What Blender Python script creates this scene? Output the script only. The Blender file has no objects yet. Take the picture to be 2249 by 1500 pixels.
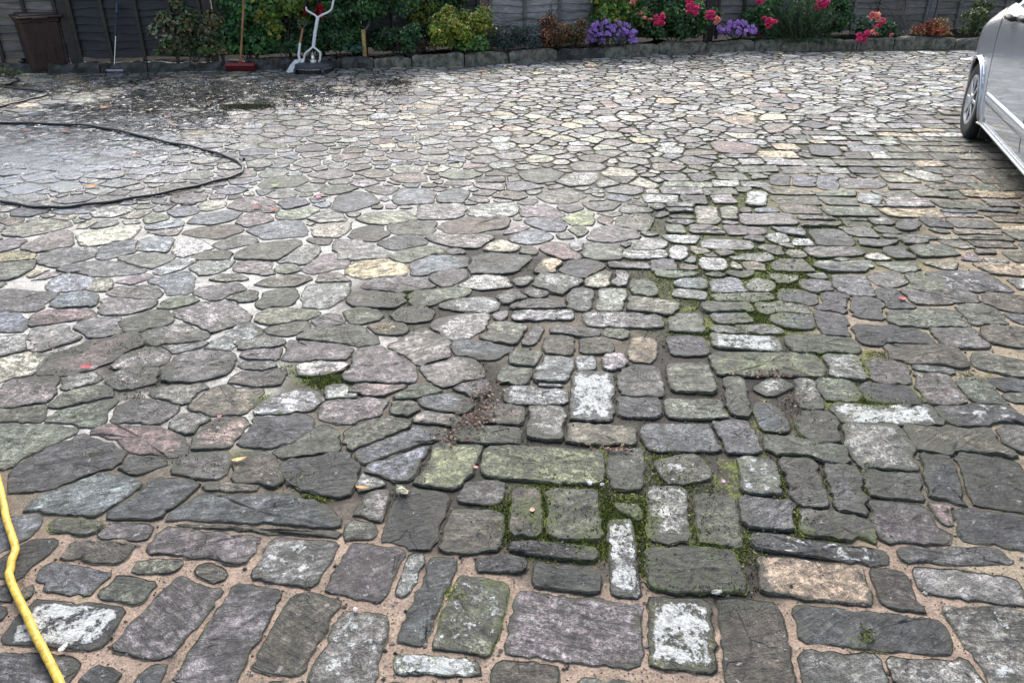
import bpy, math, random
import numpy as np
from mathutils import Vector, Matrix, Quaternion

SC = bpy.context.scene
COL = SC.collection
R = random.Random(7)
NR = np.random.RandomState(11)
PI = math.pi

# ---------------------------------------------------------------- camera
CAM_H, PITCH, FPX = 1.75, math.radians(28.0), 1750.0
PW, PH = 2249.0, 1500.0
cam_data = bpy.data.cameras.new("camera")
cam = bpy.data.objects.new("camera", cam_data)
COL.objects.link(cam)
cam.location = (0, 0, CAM_H)
cam.rotation_euler = (PI / 2 - PITCH, 0, 0)
cam_data.sensor_width = 36.0
cam_data.lens = 36.0 * FPX / PW
cam_data.clip_start, cam_data.clip_end = 0.05, 2000
SC.camera = cam

# ---------------------------------------------------------------- overcast sky, soft sun, exposure
SUN_EL, SUN_AZ = math.radians(44), math.radians(-2)      # azimuth from +Y towards +X
world = bpy.data.worlds.new("World")
SC.world = world
world.use_nodes = True
wt = world.node_tree
wt.nodes.clear()
sky = wt.nodes.new("ShaderNodeTexSky")
sky.sky_type = 'NISHITA'
sky.sun_disc = False
sky.sun_elevation = SUN_EL
sky.sun_rotation = SUN_AZ
sky.air_density = 1.0
sky.dust_density = 3.0
hs = wt.nodes.new("ShaderNodeHueSaturation")
hs.inputs["Saturation"].default_value = 0.70             # cloud cover takes most of the blue away
bg = wt.nodes.new("ShaderNodeBackground")
bg.inputs["Strength"].default_value = 0.15
wo = wt.nodes.new("ShaderNodeOutputWorld")
wt.links.new(sky.outputs[0], hs.inputs["Color"])
wt.links.new(hs.outputs[0], bg.inputs[0])
wt.links.new(bg.outputs[0], wo.inputs[0])
sun_d = bpy.data.lights.new("sun", 'SUN')
sun_d.energy = 1.2
sun_d.angle = math.radians(40)
sun_d.color = (1.0, 0.97, 0.92)
sun = bpy.data.objects.new("sun", sun_d)
COL.objects.link(sun)
sdir = Vector((math.sin(SUN_AZ) * math.cos(SUN_EL), math.cos(SUN_AZ) * math.cos(SUN_EL), math.sin(SUN_EL)))
sun.rotation_euler = sdir.to_track_quat('Z', 'Y').to_euler()
SC.view_settings.view_transform = 'Standard'
SC.view_settings.look = 'None'
SC.view_settings.exposure = 1.15
SC.view_settings.gamma = 1.0
SC.render.engine = 'CYCLES'

# ---------------------------------------------------------------- photograph pixel -> place
CP, SP = math.cos(PITCH), math.sin(PITCH)


def ray(px, py):
    a, v = (px - PW / 2) / FPX, (py - PH / 2) / FPX
    return (a, CP - v * SP, -SP - v * CP)


def G(px, py, z=0.0):
    a, b, c = ray(px, py)
    t = (z - CAM_H) / c
    return (a * t, b * t)


def V(px, py, Y):
    a, b, c = ray(px, py)
    t = Y / b
    return Vector((a * t, Y, CAM_H + c * t))


def project(X, Y, Z=0.0):
    q = Z - CAM_H
    d = Y * CP - q * SP
    return PW / 2 + X / d * FPX, PH / 2 - (Y * SP + q * CP) / d * FPX


# ---------------------------------------------------------------- objects
def tag(o, label=None, cat=None, group=None, kind=None):
    if label: o["label"] = label
    if cat: o["category"] = cat
    if group: o["group"] = group
    if kind: o["kind"] = kind
    return o


def empty(name, loc=(0, 0, 0), rz=0.0, label=None, cat=None, group=None):
    o = bpy.data.objects.new(name, None)
    COL.objects.link(o)
    o.location = loc
    o.rotation_euler = (0, 0, rz)
    return tag(o, label, cat, group)


class MB:
    """collects faces; build() links them as ONE mesh object"""

    def __init__(self):
        self.v, self.f, self.m, self.a = [], [], [], {}

    def add(self, vs, fs, mi=0, **attr):
        b = len(self.v)
        self.v.extend(vs)
        for f in fs:
            self.f.append([i + b for i in f])
            self.m.append(mi)
        for k, val in attr.items():
            L = self.a.setdefault(k, [])
            if len(L) < b: L.extend([(0, 0, 0, 1)] * (b - len(L)))
            if isinstance(val, list): L.extend(val)
            else: L.extend([val] * len(vs))

    def box(self, c, s, mi=0, rot=None, bev=0.0, **attr):
        x, y, z = s[0] / 2, s[1] / 2, s[2] / 2
        if bev <= 0:
            vs = [Vector((sx * x, sy * y, sz * z)) for sz in (-1, 1) for sx, sy in ((-1, -1), (1, -1), (1, 1), (-1, 1))]
            fs = [(3, 2, 1, 0), (4, 5, 6, 7), (0, 1, 5, 4), (1, 2, 6, 5), (2, 3, 7, 6), (3, 0, 4, 7)]
        else:
            b = min(bev, x * .9, y * .9, z * .9)
            vs, fs = [], []
            for zz, ins in ((-z, b), (-z + b, 0), (z - b, 0), (z, b)):
                xx, yy = x - ins, y - ins
                k = b if ins == 0 else b * .3
                vs += [Vector(p + (zz,)) for p in ((-xx + k, -yy), (xx - k, -yy), (xx, -yy + k), (xx, yy - k), (xx - k, yy), (-xx + k, yy), (-xx, yy - k), (-xx, -yy + k))]
            for r in range(3):
                for i in range(8):
                    j = (i + 1) % 8
                    fs.append((r * 8 + i, r * 8 + j, r * 8 + 8 + j, r * 8 + 8 + i))
            fs += [tuple(range(7, -1, -1)), tuple(range(24, 32))]
        if rot is not None: vs = [rot @ p for p in vs]
        c = Vector(c)
        self.add([p + c for p in vs], fs, mi, **attr)

    def tube(self, pts, r, n=8, mi=0, cap=True, **attr):
        pts = [Vector(p) for p in pts]
        rs = r if isinstance(r, (list, tuple)) else [r] * len(pts)
        vs, fs = [], []
        up = None
        for i, p in enumerate(pts):
            t = (pts[min(i + 1, len(pts) - 1)] - pts[max(i - 1, 0)]).normalized()
            if up is None:
                up = t.orthogonal().normalized()
            else:
                up = (up - t * up.dot(t))
                up = up.normalized() if up.length > 1e-6 else t.orthogonal().normalized()
            s = t.cross(up)
            for k in range(n):
                a = 2 * PI * k / n
                vs.append(p + (up * math.cos(a) + s * math.sin(a)) * rs[i])
        for i in range(len(pts) - 1):
            for k in range(n):
                j = (k + 1) % n
                fs.append((i * n + k, i * n + j, i * n + n + j, i * n + n + k))
        if cap:
            fs.append(tuple(range(n - 1, -1, -1)))
            fs.append(tuple(range((len(pts) - 1) * n, len(pts) * n)))
        self.add(vs, fs, mi, **attr)

    def lathe(self, prof, c=(0, 0, 0), n=24, mi=0, rot=None, **attr):
        vs, fs = [], []
        for r, z in prof:
            for k in range(n):
                a = 2 * PI * k / n
                p = Vector((r * math.cos(a), r * math.sin(a), z))
                vs.append((rot @ p if rot is not None else p) + Vector(c))
        for i in range(len(prof) - 1):
            for k in range(n):
                j = (k + 1) % n
                fs.append((i * n + k, i * n + j, i * n + n + j, i * n + n + k))
        fs.append(tuple(range(n - 1, -1, -1)))
        fs.append(tuple(range((len(prof) - 1) * n, len(prof) * n)))
        self.add(vs, fs, mi, **attr)

    def build(self, name, mats, parent=None, smooth=False):
        me = bpy.data.meshes.new(name)
        me.from_pydata([tuple(p) for p in self.v], [], self.f)
        if not isinstance(mats, (list, tuple)): mats = [mats]
        for m in mats: me.materials.append(m)
        me.polygons.foreach_set("material_index", self.m)
        if smooth: me.polygons.foreach_set("use_smooth", [True] * len(me.polygons))
        for k, L in self.a.items():
            if len(L) < len(self.v): L.extend([(0, 0, 0, 1)] * (len(self.v) - len(L)))
            at = me.attributes.new(k, 'FLOAT_COLOR', 'POINT')
            at.data.foreach_set("color", np.array(L, dtype=np.float32).ravel())
        me.update()
        o = bpy.data.objects.new(name, me)
        COL.objects.link(o)
        if parent is not None: o.parent = parent
        return o


def smooth_pts(pts, n=8, closed=False):
    """Catmull-Rom through points"""
    P = [Vector(p) for p in pts]
    out = []
    N = len(P)
    rng = range(N) if closed else range(N - 1)
    for i in rng:
        p0 = P[(i - 1) % N] if closed or i > 0 else P[0] * 2 - P[1]
        p1, p2 = P[i], P[(i + 1) % N]
        p3 = P[(i + 2) % N] if closed or i + 2 < N else P[-1] * 2 - P[-2]
        for k in range(n):
            t = k / n
            out.append(.5 * ((2 * p1) + (p2 - p0) * t + (2 * p0 - 5 * p1 + 4 * p2 - p3) * t * t + (3 * p1 - p0 - 3 * p2 + p3) * t ** 3))
    if not closed: out.append(P[-1])
    return out


# ---------------------------------------------------------------- materials
class Nodes:
    def __init__(self, name):
        self.mat = bpy.data.materials.new(name)
        self.mat.use_nodes = True
        self.t = self.mat.node_tree
        self.bsdf = self.t.nodes["Principled BSDF"]

    def new(self, typ, ins=None, **props):
        n = self.t.nodes.new(typ)
        for k, v in props.items(): setattr(n, k, v)
        for k, v in (ins or {}).items(): self.put(n, k, v)
        return n

    def put(self, n, k, v):
        s = n.inputs[k]
        if isinstance(v, bpy.types.NodeSocket): self.t.links.new(v, s)
        elif isinstance(v, bpy.types.Node): self.t.links.new(v.outputs[0], s)
        else: s.default_value = v

    def math(self, op, a, b=0.0, clamp=False):
        n = self.t.nodes.new("ShaderNodeMath")
        n.operation = op
        n.use_clamp = clamp
        self.put(n, 0, a)
        self.put(n, 1, b)
        return n.outputs[0]

    def noise(self, vec, scale, detail=4.0, rough=.6, w=None, dist=0.0):
        n = self.t.nodes.new("ShaderNodeTexNoise")
        if w is not None:
            n.noise_dimensions = '4D'
            self.put(n, "W", w)
        self.put(n, "Vector", vec)
        self.put(n, "Scale", scale)
        self.put(n, "Detail", detail)
        self.put(n, "Roughness", rough)
        self.put(n, "Distortion", dist)
        return n.outputs[0]

    def ramp(self, fac, a, b, lo=0.0, hi=1.0):
        n = self.t.nodes.new("ShaderNodeMapRange")
        n.interpolation_type = 'SMOOTHSTEP'
        self.put(n, 0, fac)
        for i, v in ((1, a), (2, b), (3, lo), (4, hi)): self.put(n, i, v)
        return n.outputs[0]

    def mix(self, fac, a, b, typ='MIX'):
        n = self.t.nodes.new("ShaderNodeMix")
        n.data_type = 'RGBA'
        n.blend_type = typ
        self.put(n, 0, fac)
        self.put(n, 6, a if not isinstance(a, tuple) else tuple(a) + (1,) * (4 - len(a)))
        self.put(n, 7, b if not isinstance(b, tuple) else tuple(b) + (1,) * (4 - len(b)))
        return n.outputs[2]

    def attr(self, name):
        n = self.t.nodes.new("ShaderNodeAttribute")
        n.attribute_name = name
        return n.outputs["Color"]

    def attr_a(self, name):
        n = self.t.nodes.new("ShaderNodeAttribute")
        n.attribute_name = name
        return n.outputs["Alpha"]

    def sep(self, c):
        n = self.t.nodes.new("ShaderNodeSeparateColor")
        self.put(n, 0, c)
        return n.outputs

    def mapping(self, vec, scale):
        n = self.t.nodes.new("ShaderNodeMapping")
        self.put(n, "Vector", vec)
        n.inputs["Scale"].default_value = scale
        return n.outputs[0]

    def bump(self, h, strength, dist, normal=None):
        n = self.t.nodes.new("ShaderNodeBump")
        self.put(n, "Height", h)
        n.inputs["Strength"].default_value = strength
        n.inputs["Distance"].default_value = dist
        if normal is not None: self.put(n, "Normal", normal)
        return n.outputs[0]

    def pos(self):
        return self.new("ShaderNodeNewGeometry").outputs["Position"]

    def obj(self):
        return self.new("ShaderNodeTexCoord").outputs["Object"]

    def out(self, **kw):
        for k, v in kw.items():
            k = {"color": "Base Color", "rough": "Roughness", "metal": "Metallic", "normal": "Normal", "spec": "Specular IOR Level",
                 "coat": "Coat Weight", "trans": "Transmission Weight", "ior": "IOR", "coatr": "Coat Roughness", "alpha": "Alpha"}.get(k, k)
            if isinstance(v, tuple) and len(v) == 3: v = v + (1,)
            self.put(self.bsdf, k, v)
        return self.mat


def plain(name, col, rough=.6, var=.25, scale=14.0, metal=0.0, bump=.0, **kw):
    """a surface of one material with worn, uneven tone"""
    n = Nodes(name)
    p = n.obj()
    a = n.noise(p, scale, 6, .65)
    c = n.mix(n.ramp(a, .3, .72), tuple(x * (1 - var) for x in col), tuple(min(1, x * (1 + var)) for x in col))
    r = n.ramp(n.noise(p, scale * 2.3, 3), .3, .7, max(.03, rough - .1), min(1, rough + .12))
    o = dict(color=c, rough=r, metal=metal)
    if bump: o["normal"] = n.bump(a, bump, .004)
    o.update(kw)
    return n.out(**o)


def m_stone():
    n = Nodes("paving_stone")
    col, par = n.attr("col"), n.sep(n.attr("par"))
    wet, moss, lich = par[0], par[1], par[2]
    p = n.pos()
    rnd = n.math('MULTIPLY', n.sep(n.attr("rnd"))[0], 40.0)
    rot = n.new("ShaderNodeVectorRotate", {"Vector": p, "Angle": n.math('MULTIPLY', n.math('SUBTRACT', n.sep(n.attr("rnd"))[1], .5), 1.3)}, rotation_type='Z_AXIS').outputs[0]
    st = n.mapping(rot, (9.0, 42.0, 20.0))
    lay = n.noise(st, 1.0, 6, .68, rnd, .6)
    fine = n.noise(p, 95.0, 5, .75, rnd)
    med = n.noise(p, 17.0, 7, .72, rnd, .4)
    grit = n.noise(p, 330.0, 2, .6)
    f1 = n.ramp(fine, .37, .63, .32, 1.8)
    f2 = n.ramp(med, .32, .70, .56, 1.50)
    f3 = n.ramp(lay, .36, .64, .42, 1.65)
    f4 = n.ramp(grit, .35, .65, .62, 1.45)
    # slates are streaky, grits and gneisses are speckled
    lw = n.ramp(n.sep(n.attr("rnd"))[0], .35, .75, .12, 1.0)
    f3 = n.math('ADD', 1.0, n.math('MULTIPLY', n.math('SUBTRACT', f3, 1.0), lw))
    f1 = n.math('ADD', 1.0, n.math('MULTIPLY', n.math('SUBTRACT', f1, 1.0), n.ramp(n.sep(n.attr("rnd"))[1], .1, .9, .45, 1.1)))
    vo = n.new("ShaderNodeTexVoronoi", {"Vector": n.new("ShaderNodeVectorMath", {0: p, 1: n.new("ShaderNodeVectorMath", {0: n.t.nodes.new("ShaderNodeTexNoise").outputs["Color"], 1: (.25, .25, .25)}, operation='MULTIPLY').outputs[0]}, operation='ADD').outputs[0], "Scale": 6.0}, feature='DISTANCE_TO_EDGE')
    crk = n.math('MULTIPLY', n.ramp(vo.outputs["Distance"], .004, .020, 1.0, 0.0), n.ramp(n.noise(p, 4.0, 3, .6, rnd), .50, .58))
    f = n.math('MULTIPLY', n.math('MULTIPLY', f1, f2), n.math('MULTIPLY', f3, f4))
    f = n.math('MULTIPLY', f, n.ramp(n.noise(p, 33.0, 7, .80, n.math('ADD', rnd, 5.0), .4), .38, .64, .42, 1.75))
    f = n.math('MULTIPLY', f, n.ramp(crk, 0, 1, 1.0, .35))
    cc = n.new("ShaderNodeCombineColor", {0: f, 1: f, 2: f}).outputs[0]
    c = n.mix(1.0, col, cc, 'MULTIPLY')
    # mineral tone shifts inside each stone
    t1 = n.ramp(n.noise(p, 7.0, 6, .7, n.math('ADD', rnd, 9.0), .8), .42, .60)
    c = n.mix(n.math('MULTIPLY', t1, .75), c, n.mix(1.0, c, (.50, .51, .47), 'MULTIPLY'))
    t2 = n.ramp(n.noise(p, 13.0, 6, .72, n.math('ADD', rnd, 21.0), .6), .54, .68)
    c = n.mix(n.math('MULTIPLY', t2, .7), c, n.mix(1.0, c, (1.75, 1.72, 1.62), 'MULTIPLY'))
    # black lichen spots and pale chips
    sp = n.noise(p, 42.0, 4, .7, rnd)
    c = n.mix(n.ramp(sp, .60, .66, 0, .8), c, (.022, .023, .021))
    c = n.mix(n.ramp(sp, .37, .33, 0, .55), c, (.44, .44, .42))
    # rust / warm mineral veins
    c = n.mix(n.math('MULTIPLY', n.ramp(n.noise(p, 9.0, 5, .7, rnd, 1.0), .60, .74), .45), c, n.mix(1.0, c, (1.45, 1.0, .62), 'MULTIPLY'))
    # dark weather stains
    c = n.mix(n.ramp(n.noise(p, 4.6, 9, .78, 3.0, .7), .48, .64, 0, .78), c, n.mix(1.0, c, (.34, .35, .31), 'MULTIPLY'))
    # dirt creeping in from the joints
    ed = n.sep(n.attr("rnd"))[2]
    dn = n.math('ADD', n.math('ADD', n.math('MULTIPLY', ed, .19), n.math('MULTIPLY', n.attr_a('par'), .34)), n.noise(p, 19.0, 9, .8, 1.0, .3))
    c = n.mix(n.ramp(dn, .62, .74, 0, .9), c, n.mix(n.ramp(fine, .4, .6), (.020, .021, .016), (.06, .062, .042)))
    # crusty white lichen
    ln = n.math('ADD', n.math('MULTIPLY', n.noise(p, 26.0, 8, .78, rnd, .5), .6), n.math('MULTIPLY', med, .4))
    lt = n.math('SUBTRACT', .70, n.math('MULTIPLY', lich, .275))
    lm = n.ramp(n.math('SUBTRACT', ln, lt), -.015, .03)
    lcol = n.mix(n.ramp(fine, .35, .6), (.27, .28, .26), (.58, .59, .57))
    c = n.mix(lm, c, lcol)
    # moss film
    mn = n.math('ADD', n.math('MULTIPLY', n.noise(p, 12.0, 8, .75, 5.0, .5), .7), n.math('MULTIPLY', fine, .3))
    mt = n.math('SUBTRACT', .72, n.math('MULTIPLY', moss, .30))
    mm = n.ramp(n.math('SUBTRACT', mn, mt), -.02, .06)
    mcol = n.mix(n.ramp(fine, .36, .62), (.020, .028, .010), (.10, .125, .03))
    c = n.mix(n.math('MULTIPLY', mm, .85), c, mcol)
    # water film: darker and glossy
    wn = n.ramp(n.math('ADD', n.math('MULTIPLY', wet, 1.1), n.math('MULTIPLY', n.math('SUBTRACT', n.noise(p, 3.4, 7, .7, 8.0, .6), .5), 1.5)), .25, .75)
    c = n.mix(wn, c, n.mix(1.0, c, (.40, .42, .47), 'MULTIPLY'))
    h = n.math('ADD', n.math('MULTIPLY', lay, .75), n.math('ADD', n.math('MULTIPLY', med, .8), n.math('ADD', n.math('MULTIPLY', fine, .30), n.math('SUBTRACT', n.math('MULTIPLY', lm, .18), n.math('MULTIPLY', crk, .35)))))
    hb = n.math('MULTIPLY', h, n.ramp(wn, 0, 1, 1.0, .13))
    ro = n.mix(wn, n.new("ShaderNodeCombineColor", {0: n.ramp(fine, .3, .7, .44, .78), 1: 0.0, 2: 0.0}).outputs[0], (.11, 0, 0))
    return n.out(color=c, rough=n.sep(ro)[0], normal=n.bump(hb, 1.0, .015), spec=n.ramp(wn, 0, 1, .5, 1.0))


def m_joint():
    """pointing between the stones: mortar, soil and moss by place"""
    n = Nodes("joint_mortar")
    col, par = n.attr("col"), n.sep(n.attr("par"))
    p = n.pos()
    fine = n.noise(p, 120.0, 5, .75)
    med = n.noise(p, 14.0, 7, .7)
    f = n.math('MULTIPLY', n.ramp(fine, .33, .67, .60, 1.35), n.ramp(med, .3, .7, .70, 1.25))
    c = n.mix(1.0, col, n.new("ShaderNodeCombineColor", {0: f, 1: f, 2: f}).outputs[0], 'MULTIPLY')
    gr = n.noise(p, 210.0, 3, .6)
    c = n.mix(n.ramp(gr, .66, .70, 0, .7), c, (.5, .47, .42))
    c = n.mix(n.ramp(gr, .34, .30, 0, .8), c, (.05, .045, .04))
    c = n.mix(n.ramp(n.noise(p, 3.5, 6, .7, 12.0, .5), .45, .65, 0, .55), c, n.mix(1.0, c, (.62, .60, .55), 'MULTIPLY'))
    # soil and dead algae washed over the mortar
    dn = n.ramp(n.math('ADD', n.noise(p, 6.0, 8, .78, 2.0, .6), n.math('MULTIPLY', n.attr_a('par'), .2)), .52, .66, 0, .85)
    c = n.mix(dn, c, (.045, .040, .030))
    mn = n.math('ADD', n.math('MULTIPLY', n.noise(p, 12.0, 8, .75, 5.0, .5), .7), n.math('MULTIPLY', fine, .3))
    mm = n.ramp(n.math('SUBTRACT', mn, n.math('SUBTRACT', .68, n.math('MULTIPLY', par[1], .30))), -.02, .05)
    c = n.mix(mm, c, n.mix(n.ramp(fine, .36, .62), (.03, .042, .010), (.17, .20, .03)))
    wn = n.ramp(n.math('ADD', n.math('MULTIPLY', par[0], 1.1), n.math('MULTIPLY', n.math('SUBTRACT', n.noise(p, 3.4, 7, .7, 8.0, .6), .5), 1.5)), .25, .75)
    c = n.mix(wn, c, n.mix(1.0, c, (.5, .5, .52), 'MULTIPLY'))
    h = n.math('ADD', n.math('MULTIPLY', med, 1.0), n.math('MULTIPLY', fine, .35))
    return n.out(color=c, rough=n.ramp(wn, 0, 1, .85, .16), normal=n.bump(h, .8, .010))


def m_attr(name, rough=.7, fine=60.0, lo=.6, hi=1.35, spec=.5, trans=0.0):
    """colour carried by the piece itself (leaves, petals, crumbs)"""
    n = Nodes(name)
    c = n.attr("col")
    f = n.ramp(n.noise(n.pos(), fine, 3), .3, .7, lo, hi)
    c = n.mix(1.0, c, n.new("ShaderNodeCombineColor", {0: f, 1: f, 2: f}).outputs[0], 'MULTIPLY')
    o = dict(color=c, rough=rough, spec=spec)
    m = n.out(**o)
    if trans:
        tr = n.new("ShaderNodeBsdfTranslucent", {"Color": c})
        mx = n.new("ShaderNodeMixShader", {0: trans, 1: n.bsdf.outputs[0], 2: tr.outputs[0]})
        n.t.links.new(mx.outputs[0], n.t.nodes["Material Output"].inputs[0])
    return m


def m_board(name, a, b, wet=0.0):
    n = Nodes(name)
    p = n.obj()
    g = n.noise(n.mapping(p, (3.0, 30.0, 60.0)), 1.0, 7, .7, None, .8)
    k = n.noise(n.mapping(p, (2.2, 2.0, 7.0)), 1.0, 5, .65)
    c = n.mix(n.ramp(g, .32, .68), a, b)
    c = n.mix(n.ramp(k, .42, .66, 0, .75), c, n.mix(1.0, c, (.42, .43, .40), 'MULTIPLY'))
    # green algae in patches
    c = n.mix(n.ramp(n.noise(p, 3.1, 5, .7), .58, .72, 0, .35), c, (.05, .06, .03))
    return n.out(color=c, rough=n.ramp(g, .3, .7, .55 - .25 * wet, .85 - .25 * wet), normal=n.bump(g, .5, .006))


M = {}
M["stone"], M["joint"] = m_stone(), m_joint()
M["leaf"] = m_attr("leaf_surface", .42, 40.0, .75, 1.25, trans=.38)
M["petal"] = m_attr("petal_surface", .6, 80.0, .8, 1.15, trans=.3)
M["crumb"] = m_attr("crumb_surface", .85, 90.0, .55, 1.35)
M["moss"] = m_attr("moss_surface", .9, 140.0, .6, 1.4)
M["dead_leaf"] = m_attr("dead_leaf_surface", .55, 70.0, .65, 1.2)
M["soil"] = plain("bed_soil", (.016, .013, .010), .98, .5, 18, bump=1.0, spec=.05)
M["earth"] = plain("earth", (.07, .075, .04), .95, .4, 2, bump=.5)
M["edging"] = plain("edging_stone", (.125, .118, .088), .7, .75, 13, bump=1.0)
M["edging_wet"] = plain("wet_edging", (.030, .029, .025), .45, .55, 9, bump=.8)
M["board_grey"] = m_board("weathered_board", (.17, .158, .15), (.39, .37, .355))
M["board_dark"] = m_board("wet_dark_board", (.003, .003, .0033), (.013, .012, .012), .5)
M["board_slate"] = m_board("slate_board", (.085, .074, .062), (.215, .19, .165), .2)
M["board_mid"] = m_board("mid_grey_board", (.07, .062, .054), (.19, .17, .15), .2)  # brown-grey boards, darker than the weathered ones
M["post_brown"] = m_board("brown_post", (.12, .075, .05), (.24, .16, .115))
M["post_grey"] = m_board("grey_post", (.10, .095, .085), (.22, .205, .19))
M["post_dark"] = m_board("dark_post", (.015, .012, .010), (.050, .040, .031))
M["bark"] = plain("bark", (.075, .060, .045), .85, .4, 30, bump=.8)
M["twig"] = plain("twig_wood", (.16, .135, .11), .8, .3, 30, bump=.4)
M["stake"] = plain("pale_stake_wood", (.42, .29, .10), .7, .25, 20, bump=.4)
M["rubber"] = plain("black_rubber", (.012, .012, .013), .42, .35, 20)
M["yellow_hose"] = plain("yellow_hose_plastic", (.66, .42, .05), .45, .42, 46)
M["white_metal"] = plain("white_painted_metal", (.72, .72, .73), .35, .1, 12)
M["white_plastic"] = plain("white_plastic", (.70, .70, .68), .45, .15, 14)
M["grey_plastic"] = plain("dark_grey_plastic", (.045, .047, .052), .5, .3, 14)
M["black_plastic"] = plain("black_plastic", (.012, .012, .013), .5, .3, 14)
M["chrome"] = plain("bright_steel", (.6, .6, .62), .25, .1, 14, metal=1.0)
M["red_plastic"] = plain("red_plastic", (.20, .008, .014), .45, .3, 22)
M["red_bristle"] = plain("red_bristle", (.10, .008, .012), .9, .5, 90, bump=.8)
M["wood"] = plain("broom_handle_wood", (.36, .17, .075), .6, .3, 9, bump=.3)
M["blue_plastic"] = plain("blue_plastic", (.010, .035, .085), .45, .2, 14)
M["purple_plastic"] = plain("indigo_plastic", (.012, .010, .034), .45, .2, 14)
M["bin"] = plain("brown_bin_plastic", (.030, .010, .006), .5, .35, 6)
M["bin_lid"] = plain("brown_lid_plastic", (.028, .012, .008), .45, .35, 8)


def m_paint():
    n = Nodes("silver_car_paint")
    p = n.obj()
    fl = n.noise(p, 900.0, 2, .5)
    dirt = n.ramp(n.noise(p, 5.0, 7, .75), .55, .85, 0, .05)
    low = n.ramp(n.sep(p)[2], .12, .40, .15, 0)
    d = n.math('MAXIMUM', dirt, n.math('MULTIPLY', low, n.ramp(n.noise(p, 16, 6, .7), .35, .65)))
    c = n.mix(n.ramp(fl, .35, .65), (.37, .41, .475), (.50, .555, .63))
    c = n.mix(d, c, (.30, .29, .27))
    return n.out(color=c, metal=.55, rough=n.ramp(d, 0, .5, .26, .5), coat=.7, coatr=.06)


M["paint"] = m_paint()


def m_water():
    n = Nodes("rain_water")
    p = n.pos()
    b = n.bump(n.noise(n.mapping(p, (14.0, 26.0, 1.0)), 1.0, 5, .62), .20, .014)
    return n.out(color=(.92, .94, .96), rough=.07, trans=1.0, ior=1.33, normal=b)


M["water"] = m_water()
M["glass"] = plain("car_glass", (.012, .014, .016), .06, .1, 3, spec=.8)
M["tyre"] = plain("tyre_rubber", (.007, .007, .008), .85, .35, 40, bump=.6)
M["alloy"] = plain("wheel_trim_silver", (.42, .43, .45), .35, .15, 20, metal=.6)
M["lamp_red"] = plain("red_lamp_plastic", (.35, .01, .01), .2, .1, 30)
M["lamp_clear"] = plain("clear_lamp_plastic", (.7, .72, .75), .12, .05, 30)
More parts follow.
